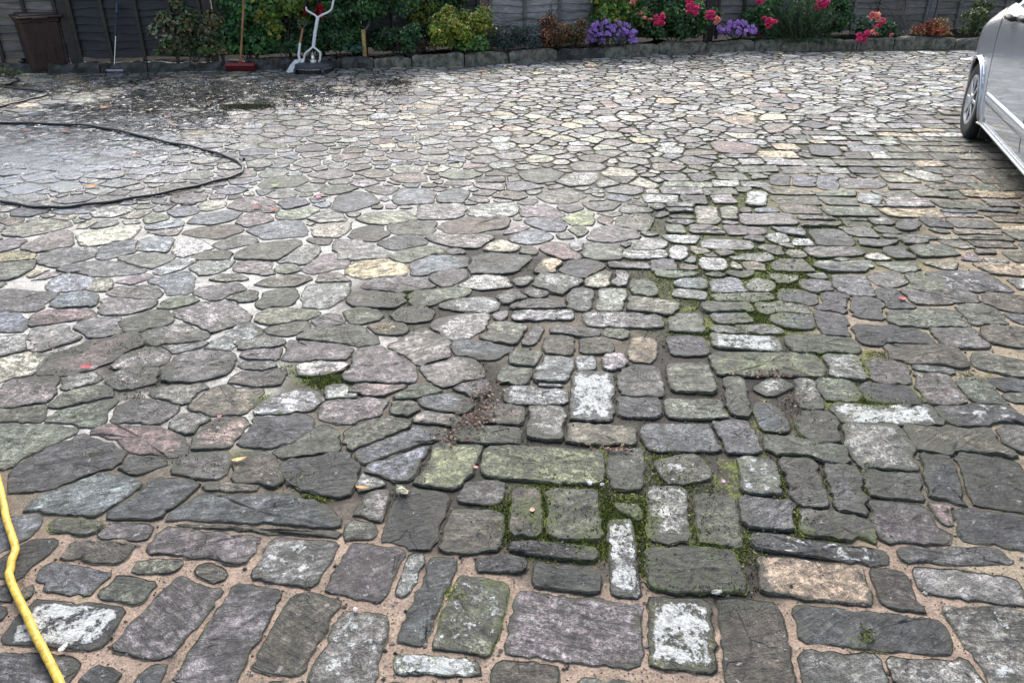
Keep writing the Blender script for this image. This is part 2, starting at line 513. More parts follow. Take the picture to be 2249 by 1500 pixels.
# ---------------------------------------------------------------- measured paving stones
# each line: palette letter + flags (L/l lichen, M/m moss), then the outline, tens of a three-times enlargement of each ground patch
STONES = {
(0, 1000): """
u 20,34 35,27 48,19 66,11 76,14 84,18 94,20 84,27 74,33 67,38 50,38 30,37 16,36
d 72,39 80,33 90,28 100,18 110,17 127,20 120,26 112,34 104,40 92,41
d 110,42 118,36 126,31 134,27 160,26 190,27 206,31 218,39 223,44 222,48 190,46 160,45 130,44
bm 136,19 150,18 172,20 168,24 150,25 138,23
b 116,46 150,47 190,50 224,52 224,54 190,53 150,50 116,48
u 0,44 10,42 27,41 22,47 12,56 4,62 0,64
kM 34,46 40,43 52,45 66,46 63,49 57,51 42,50 33,48
p 66,51 72,47 85,47 99,50 94,55 82,55 70,55
k 0,68 10,64 20,60 32,56 39,57 34,62 28,67 20,75 11,83 0,79
b 41,66 50,57 60,57 75,58 89,60 82,66 74,71 58,70 46,68
p 99,62 106,55 114,51 130,49 150,50 170,54 166,62 161,69 150,69 130,67 112,65
pl 166,78 172,70 180,58 184,55 200,56 218,57 223,60 218,67 210,77 200,86 190,85 176,82
u 29,75 32,72 45,73 55,75 66,77 75,78 70,83 63,88 54,91 42,91 33,90 30,84
n 88,72 95,70 108,69 122,70 116,74 108,77 97,78 90,76
n 64,91 70,86 78,82 90,82 102,84 98,91 94,96 84,97 72,94
b 132,73 136,72 145,75 148,78 143,87 136,85 131,79
p 88,113 97,102 106,92 116,82 125,81 131,86 140,90 137,100 130,110 122,120 116,128 108,133 95,133 80,129 74,125
b 12,94 14,90 20,85 22,85 23,91 18,95 14,96
d -5,89 6,87 10,95 8,97 -5,95
d -5,100 5,101 3,106 -5,110
dL 2,121 8,113 14,106 20,100 30,98 42,98 50,99 60,99 70,100 80,104 78,110 70,118 60,124 45,127 30,124 15,124 4,123
pm 115,150 122,139 130,127 136,118 142,106 148,99 152,91 160,88 172,87 178,90 177,100 174,110 168,122 162,132 158,142 152,152
b 166,141 170,132 176,122 182,112 188,104 194,96 200,93 212,93 219,96 222,101 219,108 213,118 206,128 202,138 196,141 184,141 176,139
d -5,132 12,132 24,134 38,137 52,142 44,146 34,152 -5,152
d 50,152 55,147 62,139 70,141 80,144 74,148 70,152
d 86,152 96,145 102,137 110,136 108,142 104,152
""",
(750, 1000): """
gl -20,150 -15,136 -8,124 0,112 2,106 10,105 20,105 29,108 30,112 27,122 24,135 20,152 -20,152
pm -7,84 -3,76 2,69 8,61 16,59 28,59 38,63 40,66 36,75 30,88 25,96 12,95 0,93 -5,90
l 36,92 38,86 43,74 47,66 54,66 52,74 48,84 44,94
d 42,124 42,115 46,104 52,94 56,82 58,72 60,68 74,69 75,73 72,82 67,90 62,99 58,108 55,117 53,124 47,124
nlM 61,128 62,120 68,106 72,96 76,86 83,83 95,82 102,86 106,94 107,102 104,112 100,124 95,130 84,130 70,129
p 111,125 112,112 113,104 116,96 124,93 140,92 150,93 156,98 164,102 178,99 192,101 198,104 198,115 198,130 195,137 180,137 160,135 140,134 125,131 113,128
lL 35,138 38,133 45,132 60,133 78,135 90,137 91,141 88,145 70,145 50,144 38,143
b 100,138 105,137 120,139 138,142 142,147 142,152 102,152
d 89,69 96,67 110,67 120,71 121,75 115,77 100,77 90,74
d 126,80 132,75 148,74 162,76 169,79 170,86 168,91 150,91 134,88 128,84
d 111,60 120,58 140,59 160,63 168,66 168,69 155,69 130,66 113,63
lL 177,50 178,45 185,43 190,45 191,55 192,62 193,72 195,78 193,86 191,95 184,96 180,88 178,80 178,70 177,60
n 136,36 138,25 148,24 166,24 167,30 166,40 165,52 158,55 142,55 138,48
l 204,35 206,26 212,22 222,23 225,26 226,40 225,55 215,57 206,55 204,45
km 27,58 28,50 30,42 34,34 40,26 50,23 66,24 68,28 66,40 63,52 60,60 45,60
b 65,62 68,52 72,42 80,38 95,38 104,40 104,50 102,60 98,63 80,63
g 78,26 80,19 92,18 104,19 105,26 102,31 90,31 80,29
g 10,40 14,32 18,26 26,23 34,24 32,32 27,44 18,44 11,42
n 4,52 6,45 12,43 22,46 23,52 20,56 10,56 5,55
bm 113,50 114,32 116,26 124,24 131,27 130,40 127,50 120,54 115,53
l 35,25 37,21 42,22 45,27 43,31 37,30
""",
(750, 600): """
nY 52,138 56,126 62,113 66,112 78,113 92,116 86,124 82,132 76,138 68,142 54,141
nY 95,123 98,119 104,117 120,116 140,117 160,120 170,121 171,130 169,135 150,138 135,137 120,136 104,131 96,127
n 178,128 180,117 184,115 194,116 197,120 197,130 195,140 190,142 180,141
nlm 210,128 216,123 226,121 236,124 240,130 237,136 225,138 214,136
n 193,9 196,6 201,6 205,11 206,14 200,15 194,13
l 149,19 151,13 155,11 164,12 165,16 162,22 160,25 156,25 150,22
l 169,23 170,17 174,12 180,11 186,12 184,18 186,20 183,25 176,25
c 189,21 191,17 200,17 214,19 222,20 220,25 210,27 195,26 189,24
l 160,30 162,27 175,27 195,27 208,29 212,35 200,36 180,35 165,33
l 113,28 118,25 135,25 150,26 152,28 151,31 140,31 120,31
g 112,23 118,20 130,18 140,20 150,23 140,24 118,24
n 174,39 175,37 186,38 188,41 185,43 176,42
g 120,47 124,39 128,36 132,37 130,41 126,46 123,48
o 190,53 192,48 196,44 203,44 206,49 205,55 200,58 195,58 191,56
b 134,50 136,44 142,42 150,43 154,49 153,52 145,54 138,53
n 112,59 115,53 122,52 130,54 131,58 126,61 114,61
l 129,70 130,63 133,57 142,56 150,57 150,64 147,72 138,73
l 156,60 158,55 164,55 166,60 164,64 157,64
l 174,61 176,55 183,54 187,57 188,62 182,64 176,64
n 104,71 107,63 112,62 120,63 124,67 121,72 112,73
lL 153,90 153,80 154,72 157,68 165,67 175,67 177,72 178,84 177,96 170,97 158,96 153,95
ll 108,82 110,78 118,76 135,76 146,78 148,82 146,86 130,86 115,85
g 184,72 186,65 195,62 206,62 209,68 211,77 208,80 195,81 185,80
d 183,92 183,86 186,83 198,83 208,86 209,91 204,94 192,95
n 75,108 78,103 85,101 100,101 114,102 118,105 116,111 105,113 90,113 78,111
oN 149,104 151,101 158,101 172,102 186,103 188,106 193,109 192,112 180,114 165,112 152,110
g 123,104 124,96 126,89 135,89 145,92 145,100 144,106 135,110 126,108
b 92,98 94,92 102,88 115,88 121,90 120,96 116,99 102,100
l 128,75 132,73 145,74 147,76 135,76
b 155,45 170,44 178,48 172,53 158,52
g 138,38 150,37 168,39 170,41 155,42 140,41
y 17,36 20,34 30,33 40,35 42,38 38,40 28,40 20,39
nk -27,44 -22,38 -10,35 5,35 16,37 23,42 21,46 10,48 -8,47 -20,46
l 60,36 64,32 75,29 88,27 94,28 94,34 92,39 84,42 74,43 66,41
g 30,50 40,46 48,40 56,36 60,39 64,43 70,47 71,52 68,56 60,59 52,60 46,58 42,54 34,52
p 54,66 55,62 62,60 75,57 85,58 88,63 92,67 84,71 74,74 64,74 58,71
p 4,70 6,62 8,54 16,49 25,49 36,52 42,58 46,63 49,69 46,72 30,73 14,72
r 3,80 4,76 12,74 28,74 42,74 43,77 34,79 18,80
u 52,86 56,83 66,81 78,80 84,83 83,88 78,92 70,92 60,89
n 31,90 36,86 44,85 50,88 50,92 44,94 36,94
n 36,80 44,76 56,75 64,77 60,79 48,82 40,83
p 75,77 78,73 86,72 94,72 96,75 92,80 86,81 78,79
p -12,95 -10,88 -2,83 10,83 22,85 29,86 27,91 20,96 8,99 -6,98
n 0,112 4,106 12,100 24,96 36,96 46,99 44,102 34,106 22,110 10,115 4,115
u 9,120 12,117 22,113 34,108 44,105 54,101 64,102 68,106 66,111 56,112 46,115 36,118 24,122 14,124
u 18,132 22,127 32,123 44,118 54,114 58,115 54,122 50,129 46,135 38,137 28,135
l 12,140 14,134 18,133 24,136 27,139 24,142 14,142
g 47,95 52,92 62,92 72,93 76,96 70,100 58,100 48,98
u 72,48 76,46 90,47 104,48 110,50 106,54 98,56 86,55 78,53
n 95,39 98,36 110,34 120,36 119,42 114,46 104,46 96,43
l 67,22 70,19 80,18 95,17 102,19 100,24 90,26 76,25
p 35,28 40,24 55,23 59,26 56,31 46,32 38,31
nm 2,30 4,26 12,24 22,26 25,29 20,33 8,33
b 6,18 10,14 20,13 30,13 40,15 42,19 34,22 20,22 10,22
nM 44,16 50,13 60,12 75,11 84,11 82,14 72,17 60,20 50,21 45,18
l 80,8 82,4 90,2 104,3 110,5 111,8 104,10 92,10 82,9
g 104,17 107,14 113,12 119,14 120,17 112,20 105,19
l 120,14 124,11 130,11 136,14 128,16
l 112,6 118,4 124,3 124,7 118,8 113,7
l 128,6 132,3 140,2 150,4 157,6 152,10 145,12 136,12 130,9
c 162,6 166,3 172,1 176,0 176,4 174,9 166,9
l 180,6 181,2 184,0 187,1 186,6 183,9
p 17,9 19,5 26,3 40,3 54,5 59,9 52,11 36,12 22,11
p 59,5 62,0 72,-3 82,-2 83,2 76,7 66,9 60,7
y 4,0 7,-5 16,-8 28,-8 38,-6 43,-2 41,1 30,3 14,3
""",
(0, 600): """
p 116,25 122,22 135,20 150,20 158,25 163,31 158,35 148,38 138,38 128,34 120,30
g 97,43 98,38 110,36 124,35 132,38 136,41 130,45 116,47 102,47
l 138,49 142,45 152,39 162,35 168,36 171,40 168,44 160,47 152,50 144,51
n 169,31 171,26 180,24 194,24 206,26 207,29 196,31 180,33
nk 176,40 178,37 190,34 202,33 206,36 202,39 188,41 178,41
g 206,33 208,30 216,28 225,29 226,34 216,36 209,37
nm 171,20 175,14 182,12 192,12 194,16 190,21 182,23 173,23
n 150,17 154,14 164,12 171,15 168,18 158,19
p 130,14 134,10 144,8 155,8 160,12 152,16 144,18 134,17
u 100,5 108,4 120,0 126,1 126,8 124,13 114,14 106,10
p 72,13 78,10 90,9 102,9 106,13 102,17 92,18 80,16
u 33,20 38,15 48,13 60,13 64,17 62,22 50,23 38,23
p -2,14 4,12 18,12 32,13 38,15 32,21 24,24 10,25 -2,24
u 33,9 38,4 48,1 58,3 63,6 58,10 48,12 38,12
c 57,10 62,6 70,5 75,8 72,11 62,12
g 66,26 68,19 74,17 86,17 98,18 103,21 96,24 82,27 70,28
n 104,21 112,18 126,16 132,18 126,21 116,24 106,24
r 22,32 24,28 34,25 50,24 61,25 62,28 50,30 38,32 28,35 22,35
n 80,34 84,31 96,27 104,25 110,25 113,29 110,33 100,37 88,38 82,37
g 48,37 50,34 60,31 70,30 76,31 79,36 76,40 66,43 56,41
l 21,48 22,41 24,37 36,35 44,36 47,41 52,43 46,47 36,49 26,51
u -5,37 6,38 14,38 16,33 10,28 0,28 -5,30
g -4,54 -4,44 8,42 14,42 16,47 14,52 6,54
r 28,67 30,60 38,55 50,50 62,46 74,43 86,42 92,44 90,48 82,52 76,57 66,60 56,64 44,66 34,67
c -4,71 -4,58 8,54 18,53 25,54 29,57 24,63 18,67 8,70
p 76,61 80,57 88,52 98,50 106,50 110,54 110,59 104,60 92,61 82,62
p 74,71 80,66 92,64 102,64 104,67 100,72 92,75 80,76 74,74
p 107,69 110,62 118,55 128,52 140,52 150,53 152,57 148,62 148,66 138,70 124,72 110,71
g 106,49 112,47 124,47 136,46 130,50 118,53 112,52
g 152,48 158,44 170,42 182,43 187,47 182,49 170,50 160,50
p 160,54 166,52 178,51 186,50 187,53 182,57 174,58 166,57
g 187,56 189,50 192,46 205,45 225,47 232,50 230,57 220,58 200,58
l 197,64 200,60 210,58 225,59 232,60 228,64 214,66 202,67
p 154,72 160,67 172,65 185,64 188,68 182,73 172,74 160,74
g 160,61 164,59 175,59 180,62 172,65 164,64
p -4,85 4,76 10,70 22,69 34,69 38,72 36,79 34,85 22,88 8,89
g 40,76 44,70 54,67 62,67 64,71 56,75 46,78
n 35,83 42,79 52,76 62,75 70,77 72,82 66,84 54,86 42,89 36,87
n 33,97 36,93 46,89 58,86 70,84 74,86 72,94 67,100 54,99 40,99
n -4,97 -4,92 10,90 22,88 27,87 27,93 26,98 14,99
n -4,126 -4,101 14,100 30,100 45,101 52,104 48,108 36,113 24,118 14,124 6,127
p 76,96 78,88 86,85 100,84 110,86 115,89 115,94 108,98 94,98 82,98
g 100,82 106,76 118,74 130,74 135,77 130,81 124,85 114,85 106,83
b 128,88 132,81 140,77 150,75 162,75 170,78 166,83 164,88 156,93 146,94 134,92
l 170,92 176,85 188,80 200,78 210,81 210,86 200,90 188,94 176,94
r 130,116 131,108 134,102 140,98 150,96 160,97 166,100 160,105 154,112 146,116 138,117
g 111,98 118,95 130,94 136,97 132,102 126,105 116,102
r 62,105 70,102 85,101 98,102 110,106 118,110 122,115 120,120 112,121 100,120 92,117 82,113 72,109
d 158,112 162,104 170,97 182,94 196,94 206,97 206,103 200,108 192,113 180,116 168,116
n 183,118 190,111 202,106 208,101 220,106 226,112 222,116 210,119 198,121 186,121
d 9,142 10,132 15,125 24,119 34,113 44,109 54,108 66,110 76,114 82,120 80,126 70,130 58,134 44,139 26,141 14,142
d 78,130 82,124 90,122 104,121 106,126 100,129 90,131
g 118,130 124,121 136,119 148,118 152,124 150,132 142,136 128,135
b 152,136 155,126 160,121 170,120 178,123 182,132 182,139 170,141 156,140
d 189,128 195,123 210,121 228,121 233,128 232,138 226,146 210,143 194,138
l 215,79 218,75 225,75 236,77 236,82 225,83 216,82
""",
(0, 200): """
c 51,99 54,95 66,92 80,90 90,90 92,94 84,98 70,101 58,102
p 16,104 22,99 32,95 44,93 46,97 46,102 36,105 24,106
u 66,110 68,104 76,100 86,98 89,101 88,106 78,108 70,111
u 92,104 94,99 102,97 112,98 113,103 108,107 98,107
g 26,109 36,106 50,104 62,104 62,109 52,112 38,116 28,114
y -3,110 4,107 14,106 22,108 22,111 12,112 -3,113
n -3,124 -3,114 12,113 21,112 20,117 12,122 4,125
l 116,107 118,101 128,98 136,101 138,104 130,107 120,109
p 142,102 150,98 160,96 168,97 168,100 158,103 148,104
u 166,92 172,89 184,87 196,87 204,91 200,95 188,97 174,97
n 155,110 158,106 168,102 180,100 195,99 196,103 190,107 185,111 175,112 162,112
l 185,113 188,108 196,104 206,103 209,106 206,111 200,114 190,115
n 128,110 134,107 146,106 152,108 152,111 140,112 130,111
nm 182,116 188,114 194,115 197,118 190,120 183,119
p 200,118 206,113 214,109 225,107 230,111 226,116 216,118 206,120
g 126,116 134,113 146,112 154,113 152,116 142,120 132,121
l 102,119 108,115 118,112 128,112 124,116 114,119 106,121
p 156,115 164,113 176,114 181,117 178,121 168,121 158,119
g 80,110 90,108 104,107 112,109 110,114 100,117 88,115
g 40,118 56,114 72,113 84,115 96,119 88,121 70,122 54,121
c 132,76 138,73 146,73 149,76 144,78 136,79
u 112,80 118,77 128,77 130,79 126,82 116,83
u 126,87 130,83 140,80 152,79 158,81 152,85 140,88 130,88
l 62,81 68,78 78,77 86,77 84,81 74,83 64,83
c 80,83 88,80 96,79 98,80 90,84 84,84
p 150,76 154,72 164,70 176,72 184,77 180,80 166,79 156,79
n 172,62 178,58 190,57 200,57 201,60 194,63 180,64 174,64
u 182,75 188,72 198,71 202,75 196,77 188,78
n 35,62 42,60 50,61 53,64 50,66 42,67 36,65
o 120,28 124,26 134,26 140,29 132,31 122,31
n 118,56 124,54 136,53 139,56 132,58 120,58
""",
(750, 200): """
u -4,78 -2,70 10,67 18,68 24,74 14,77 4,80
u 35,72 38,67 46,65 56,65 62,70 58,74 46,75 38,75
u 63,71 66,67 74,65 82,67 83,71 78,74 68,74
p 52,84 54,76 62,74 76,74 81,79 76,84 64,86
n 12,85 18,81 30,80 42,80 48,85 36,88 20,88
nk 30,92 32,88 44,87 60,87 62,92 54,95 40,95
b 64,90 68,86 80,84 96,84 108,85 106,90 94,93 76,95
g 82,81 88,77 100,75 114,75 116,80 110,83 94,84
p 118,80 122,77 134,76 142,80 146,83 134,84 122,83
nY 146,85 152,82 164,80 167,83 164,88 152,88
u 122,86 126,84 138,84 147,87 145,93 136,92 126,89
u 113,97 120,94 132,93 138,96 134,100 122,101 114,99
g 55,97 66,95 84,95 98,96 96,99 88,103 72,102 62,100
d 25,101 32,97 44,95 54,97 53,102 44,105 32,105
k 6,98 9,92 20,89 28,90 30,95 22,99 12,100
g -3,112 -3,100 10,98 22,102 32,106 28,110 14,112
n 34,110 40,106 52,103 64,104 66,107 56,110 44,113 36,112
p 164,98 168,92 180,89 192,93 195,97 186,99 174,100
r 132,105 136,101 146,101 154,107 158,111 148,111 140,108
g 160,104 164,101 176,101 182,105 180,110 170,111 162,108
l 150,103 152,100 158,100 159,104 154,106
u 46,119 48,114 58,109 72,108 82,111 78,117 64,121 50,121
d 82,117 88,110 98,108 112,109 122,110 124,115 112,119 96,120 86,120
d 145,117 150,113 162,112 170,114 168,118 156,122 148,120
o 130,118 134,113 142,112 144,116 140,120 132,120
l 142,60 146,57 156,54 168,54 168,58 162,62 150,63
nk 118,55 124,53 136,52 146,55 142,59 130,61 122,59
g 130,70 136,67 150,65 160,70 150,74 138,74
n 65,56 72,53 84,53 92,55 84,58 72,58
nm 180,87 184,84 198,82 204,85 200,92 190,91 182,90
l 194,103 200,98 210,99 212,102 206,105 196,105
l 187,109 192,106 204,106 213,107 212,110 200,110 190,110
l 217,110 219,105 224,103 226,107 222,111
g 118,35 112,33 120,31 132,31 128,35
o 210,5 216,5 222,8 214,9 208,8
u 34,6 38,4 48,4 50,6 44,9 36,9
""",
(1499, 600): """
l 105,105 108,102 120,102 140,104 146,112 150,122 153,128 150,130 135,130 120,129 118,122 112,114
b 150,106 153,103 165,103 185,104 203,104 209,111 213,118 211,121 195,119 175,117 158,115 154,110
p 207,103 215,102 225,102 225,115 215,116 211,110
lL 103,92 104,88 112,88 130,91 150,90 162,89 165,94 169,99 155,99 130,98 112,96
dl 174,94 176,90 190,89 205,88 212,92 222,96 222,99 205,100 185,100 176,98
n 54,113 60,110 75,112 90,115 104,119 107,123 100,124 85,121 65,118 56,117
u -25,106 -22,101 -10,101 5,101 16,103 21,110 25,116 10,117 -8,116 -22,114
u 22,101 30,98 43,101 46,107 50,114 46,117 36,119 29,114 23,106
n 28,70 32,68 38,69 40,76 41,85 43,94 34,94 31,84 29,76
l 50,74 58,71 68,72 70,75 62,79 52,79
l 76,71 84,73 86,80 90,90 84,89 78,81
n 92,74 95,71 104,72 114,80 108,83 96,82
k 84,106 78,100 80,97 88,93 97,95 102,104 100,110 88,109
u 50,86 56,88 66,96 70,104 62,104 52,101 50,94
nY 22,66 22,58 26,55 45,54 65,55 85,54 89,58 90,64 88,68 60,67 40,67
l 97,58 96,55 106,55 115,58 119,66 120,69 110,69 98,67
p 125,67 124,62 128,59 140,58 148,63 152,70 150,73 138,72 128,71
d 122,79 120,76 135,75 150,78 155,82 154,85 140,84 124,83
p 154,68 158,67 170,68 175,73 180,80 184,86 170,86 160,84 155,76
nm 188,72 192,70 200,74 208,82 209,86 200,87 192,83 188,78
b 136,50 134,47 150,48 170,50 180,54 186,61 175,61 160,60 148,59 140,55
nL 20,46 21,42 35,41 50,43 62,45 64,49 60,51 40,50 24,49
n 72,48 72,44 85,43 100,43 112,47 110,51 95,53 82,52
d 113,37 118,36 130,36 150,37 158,40 160,45 150,47 130,47 118,45 115,41
p 165,39 168,37 180,37 190,39 197,45 196,49 185,49 172,45
b 200,40 203,36 215,36 225,39 225,46 210,47 202,45
d 89,28 95,26 104,28 107,35 108,41 98,42 93,37
n 140,34 137,29 145,26 165,25 180,27 183,32 178,36 160,36 146,36
nm 185,27 188,22 195,21 204,25 211,33 208,35 195,34 189,32
u 61,33 61,28 70,27 82,28 84,34 75,36 63,35
u 21,31 22,28 35,27 42,30 47,33 38,34 24,33
g 20,39 22,36 40,35 60,36 66,38 58,40 35,41 22,40
n -8,38 -4,30 0,28 10,28 12,33 13,38 6,39
d 112,24 112,19 122,18 130,19 131,27 128,29 118,29 114,27
d 90,22 92,15 98,13 105,15 107,23 102,25 93,25
d 129,14 132,11 140,13 147,19 148,23 141,24 134,20
p 149,18 152,13 165,12 185,13 194,15 195,18 188,20 165,20 153,20
d 102,8 104,4 115,4 121,8 123,14 112,15 104,13
n 14,24 17,21 30,20 44,22 46,25 35,26 18,26
l 50,22 55,20 70,20 80,23 78,26 65,27 52,25
d 65,15 68,12 80,13 90,17 86,20 75,20 66,18
u 20,11 24,6 34,4 38,8 39,12 28,13 21,12
u -3,8 5,5 13,6 16,10 8,10 -2,10
l -6,15 -3,12 8,12 15,15 12,17 0,16
n 20,17 28,14 45,14 58,15 60,18 45,19 28,19
g 44,9 48,5 55,6 58,11 50,12 45,11
n 150,10 148,4 155,2 165,3 174,8 178,12 168,13 155,12
dl 164,6 172,1 185,0 200,2 208,7 213,12 200,13 185,12 175,12 170,9
d 81,10 82,6 92,6 97,9 96,13 86,13
p 126,5 130,1 140,0 148,5 147,8 134,9
b 197,18 200,14 212,14 225,17 225,24 212,24 203,22
n -8,63 -3,62 10,61 18,66 20,75 18,79 5,78 -5,76 -8,70
n -10,90 -5,85 5,84 24,85 27,90 26,95 10,96 -8,95
d -8,50 -7,44 5,43 13,43 14,52 5,54 -2,54
n 193,58 200,55 215,58 225,62 225,67 212,66 200,63
d 207,74 206,71 215,71 225,74 225,77 215,77
n 212,81 225,80 225,84 218,84
l 150,63 165,62 176,64 174,66 160,65
""",
(1499, 1000): """
kM -21,86 -20,74 -16,64 -5,62 10,62 24,63 34,68 38,76 36,86 30,91 10,91 -10,91
n 10,34 12,29 18,28 30,28 32,34 34,44 37,54 37,58 30,60 22,58 14,56 13,45
d 41,44 42,32 44,29 56,29 68,30 72,34 70,42 71,48 58,48 44,47
nl 40,18 40,8 44,3 54,5 60,10 62,18 63,26 55,27 44,26
b 70,8 74,3 84,3 87,8 91,18 94,27 97,34 90,36 80,35 76,31 74,20
d 95,14 97,10 108,10 113,14 116,24 119,32 122,39 114,39 104,36 101,30 98,22
kM 76,46 78,42 84,38 95,37 108,40 118,46 123,52 120,57 110,55 95,54 82,51
dl 46,60 50,54 62,54 80,57 100,59 120,62 132,66 136,70 132,72 115,70 95,67 70,64 52,62
o 50,76 50,71 56,69 70,71 90,72 108,74 116,78 121,85 121,92 120,98 112,98 95,96 75,94 62,92 54,89
b 127,85 130,79 136,76 143,78 148,83 152,91 156,98 158,103 150,103 140,102 134,96 129,91
l 153,79 158,75 175,77 195,79 212,82 221,86 225,92 225,98 215,98 200,96 180,93 164,91 157,86
bs 24,105 26,99 30,97 45,97 58,98 63,103 65,112 68,122 69,132 72,142 74,152 30,152 28,135 26,120
dm 74,104 78,101 95,102 115,103 135,107 155,108 165,112 172,116 176,122 172,128 165,131 145,128 120,125 100,124 85,123 79,120 77,112
glm 172,102 180,101 200,102 226,105 226,152 204,152 197,140 190,130 184,120 178,111
g 80,152 80,140 79,131 85,130 100,131 120,133 130,136 132,142 134,152
g 142,152 140,142 140,134 150,134 165,135 180,137 190,139 196,145 198,152
bLY -22,110 -20,98 -12,94 0,96 10,97 18,101 20,112 21,125 21,136 18,141 5,142 -12,140 -22,138
p 142,66 144,63 160,62 180,61 200,61 210,66 216,71 205,72 185,71 160,70 146,69
p 124,36 130,32 145,33 158,32 164,40 169,50 170,58 160,59 145,57 134,54 130,46
d 158,10 160,2 168,2 174,5 178,14 182,22 186,30 180,32 165,30 161,28 159,18
r 161,31 174,31 178,38 177,44 170,46 166,40
d 179,40 184,37 200,40 225,40 225,57 205,58 190,57 184,50
k 182,6 188,0 200,0 215,8 222,18 225,22 225,37 210,36 196,33 190,28 186,18
km 122,15 128,12 145,12 157,14 159,27 140,29 125,26
""",
(1499, 200): """
l 39,85 44,82 58,82 72,83 70,87 55,88 42,88
d 85,37 88,36 100,37 103,42 96,43 87,42
r 20,35 24,34 40,35 49,37 46,41 34,41 23,40
l 148,55 154,53 166,56 170,59 160,59
l 57,97 60,95 66,95 67,99 62,100
l 15,103 15,99 30,99 44,100 44,103 30,104
l 118,70 122,69 130,70 128,74 120,74
lL 44,75 45,68 50,67 54,69 53,75 48,76
d 60,61 60,57 70,56 70,62 62,62
u 73,62 74,57 85,57 86,62 78,63
u 90,63 91,58 99,57 101,63 96,65
p 104,61 108,59 120,59 132,61 122,64 108,64
u 142,91 145,87 152,86 154,90 147,91
l 74,14 84,11 104,11 98,14 88,16
r 54,24 58,22 72,22 64,27 58,28
d 77,23 84,20 96,23 88,25
o 26,18 34,17 46,17 47,21 38,23 28,20
d 88,98 90,93 104,94 109,98 105,102 94,102
p 85,108 86,104 104,103 116,105 112,108 98,109
n 153,107 158,103 172,103 180,107 170,109 158,109
d 136,108 137,104 146,104 152,109 144,110
c 11,80 12,77 22,77 23,82 18,88 12,87
n 25,79 33,77 35,84 28,85
l 30,111 34,110 52,112 58,111 56,108 40,109
l 13,114 17,111 26,112 27,117 18,118
"""}
# ---------------------------------------------------------------- the courtyard paving
KERB_PX = [(-60, 166), (130, 161), (330, 160), (500, 156), (720, 152), (870, 150), (1000, 147), (1150, 140), (1330, 128), (1450, 120), (1600, 114), (1800, 111), (2000, 109), (2140, 107)]
KERB = [G(*p) for p in KERB_PX]
KERB = [(-9.5, KERB[0][1] - .1)] + KERB + [(9.8, KERB[-1][1] + .25)]
KX, KYv = np.array([p[0] for p in KERB]), np.array([p[1] for p in KERB])


def kerb_y(x):
    return np.interp(x, KX, KYv)


PAL = {"g": (.205, .198, .180), "d": (.084, .085, .087), "p": (.182, .162, .158), "b": (.135, .118, .090), "r": (.235, .172, .155), "y": (.30, .25, .14),
       "n": (.150, .158, .118), "l": (.34, .335, .315), "o": (.44, .35, .23), "c": (.37, .345, .265), "u": (.165, .174, .186), "k": (.068, .066, .052)}
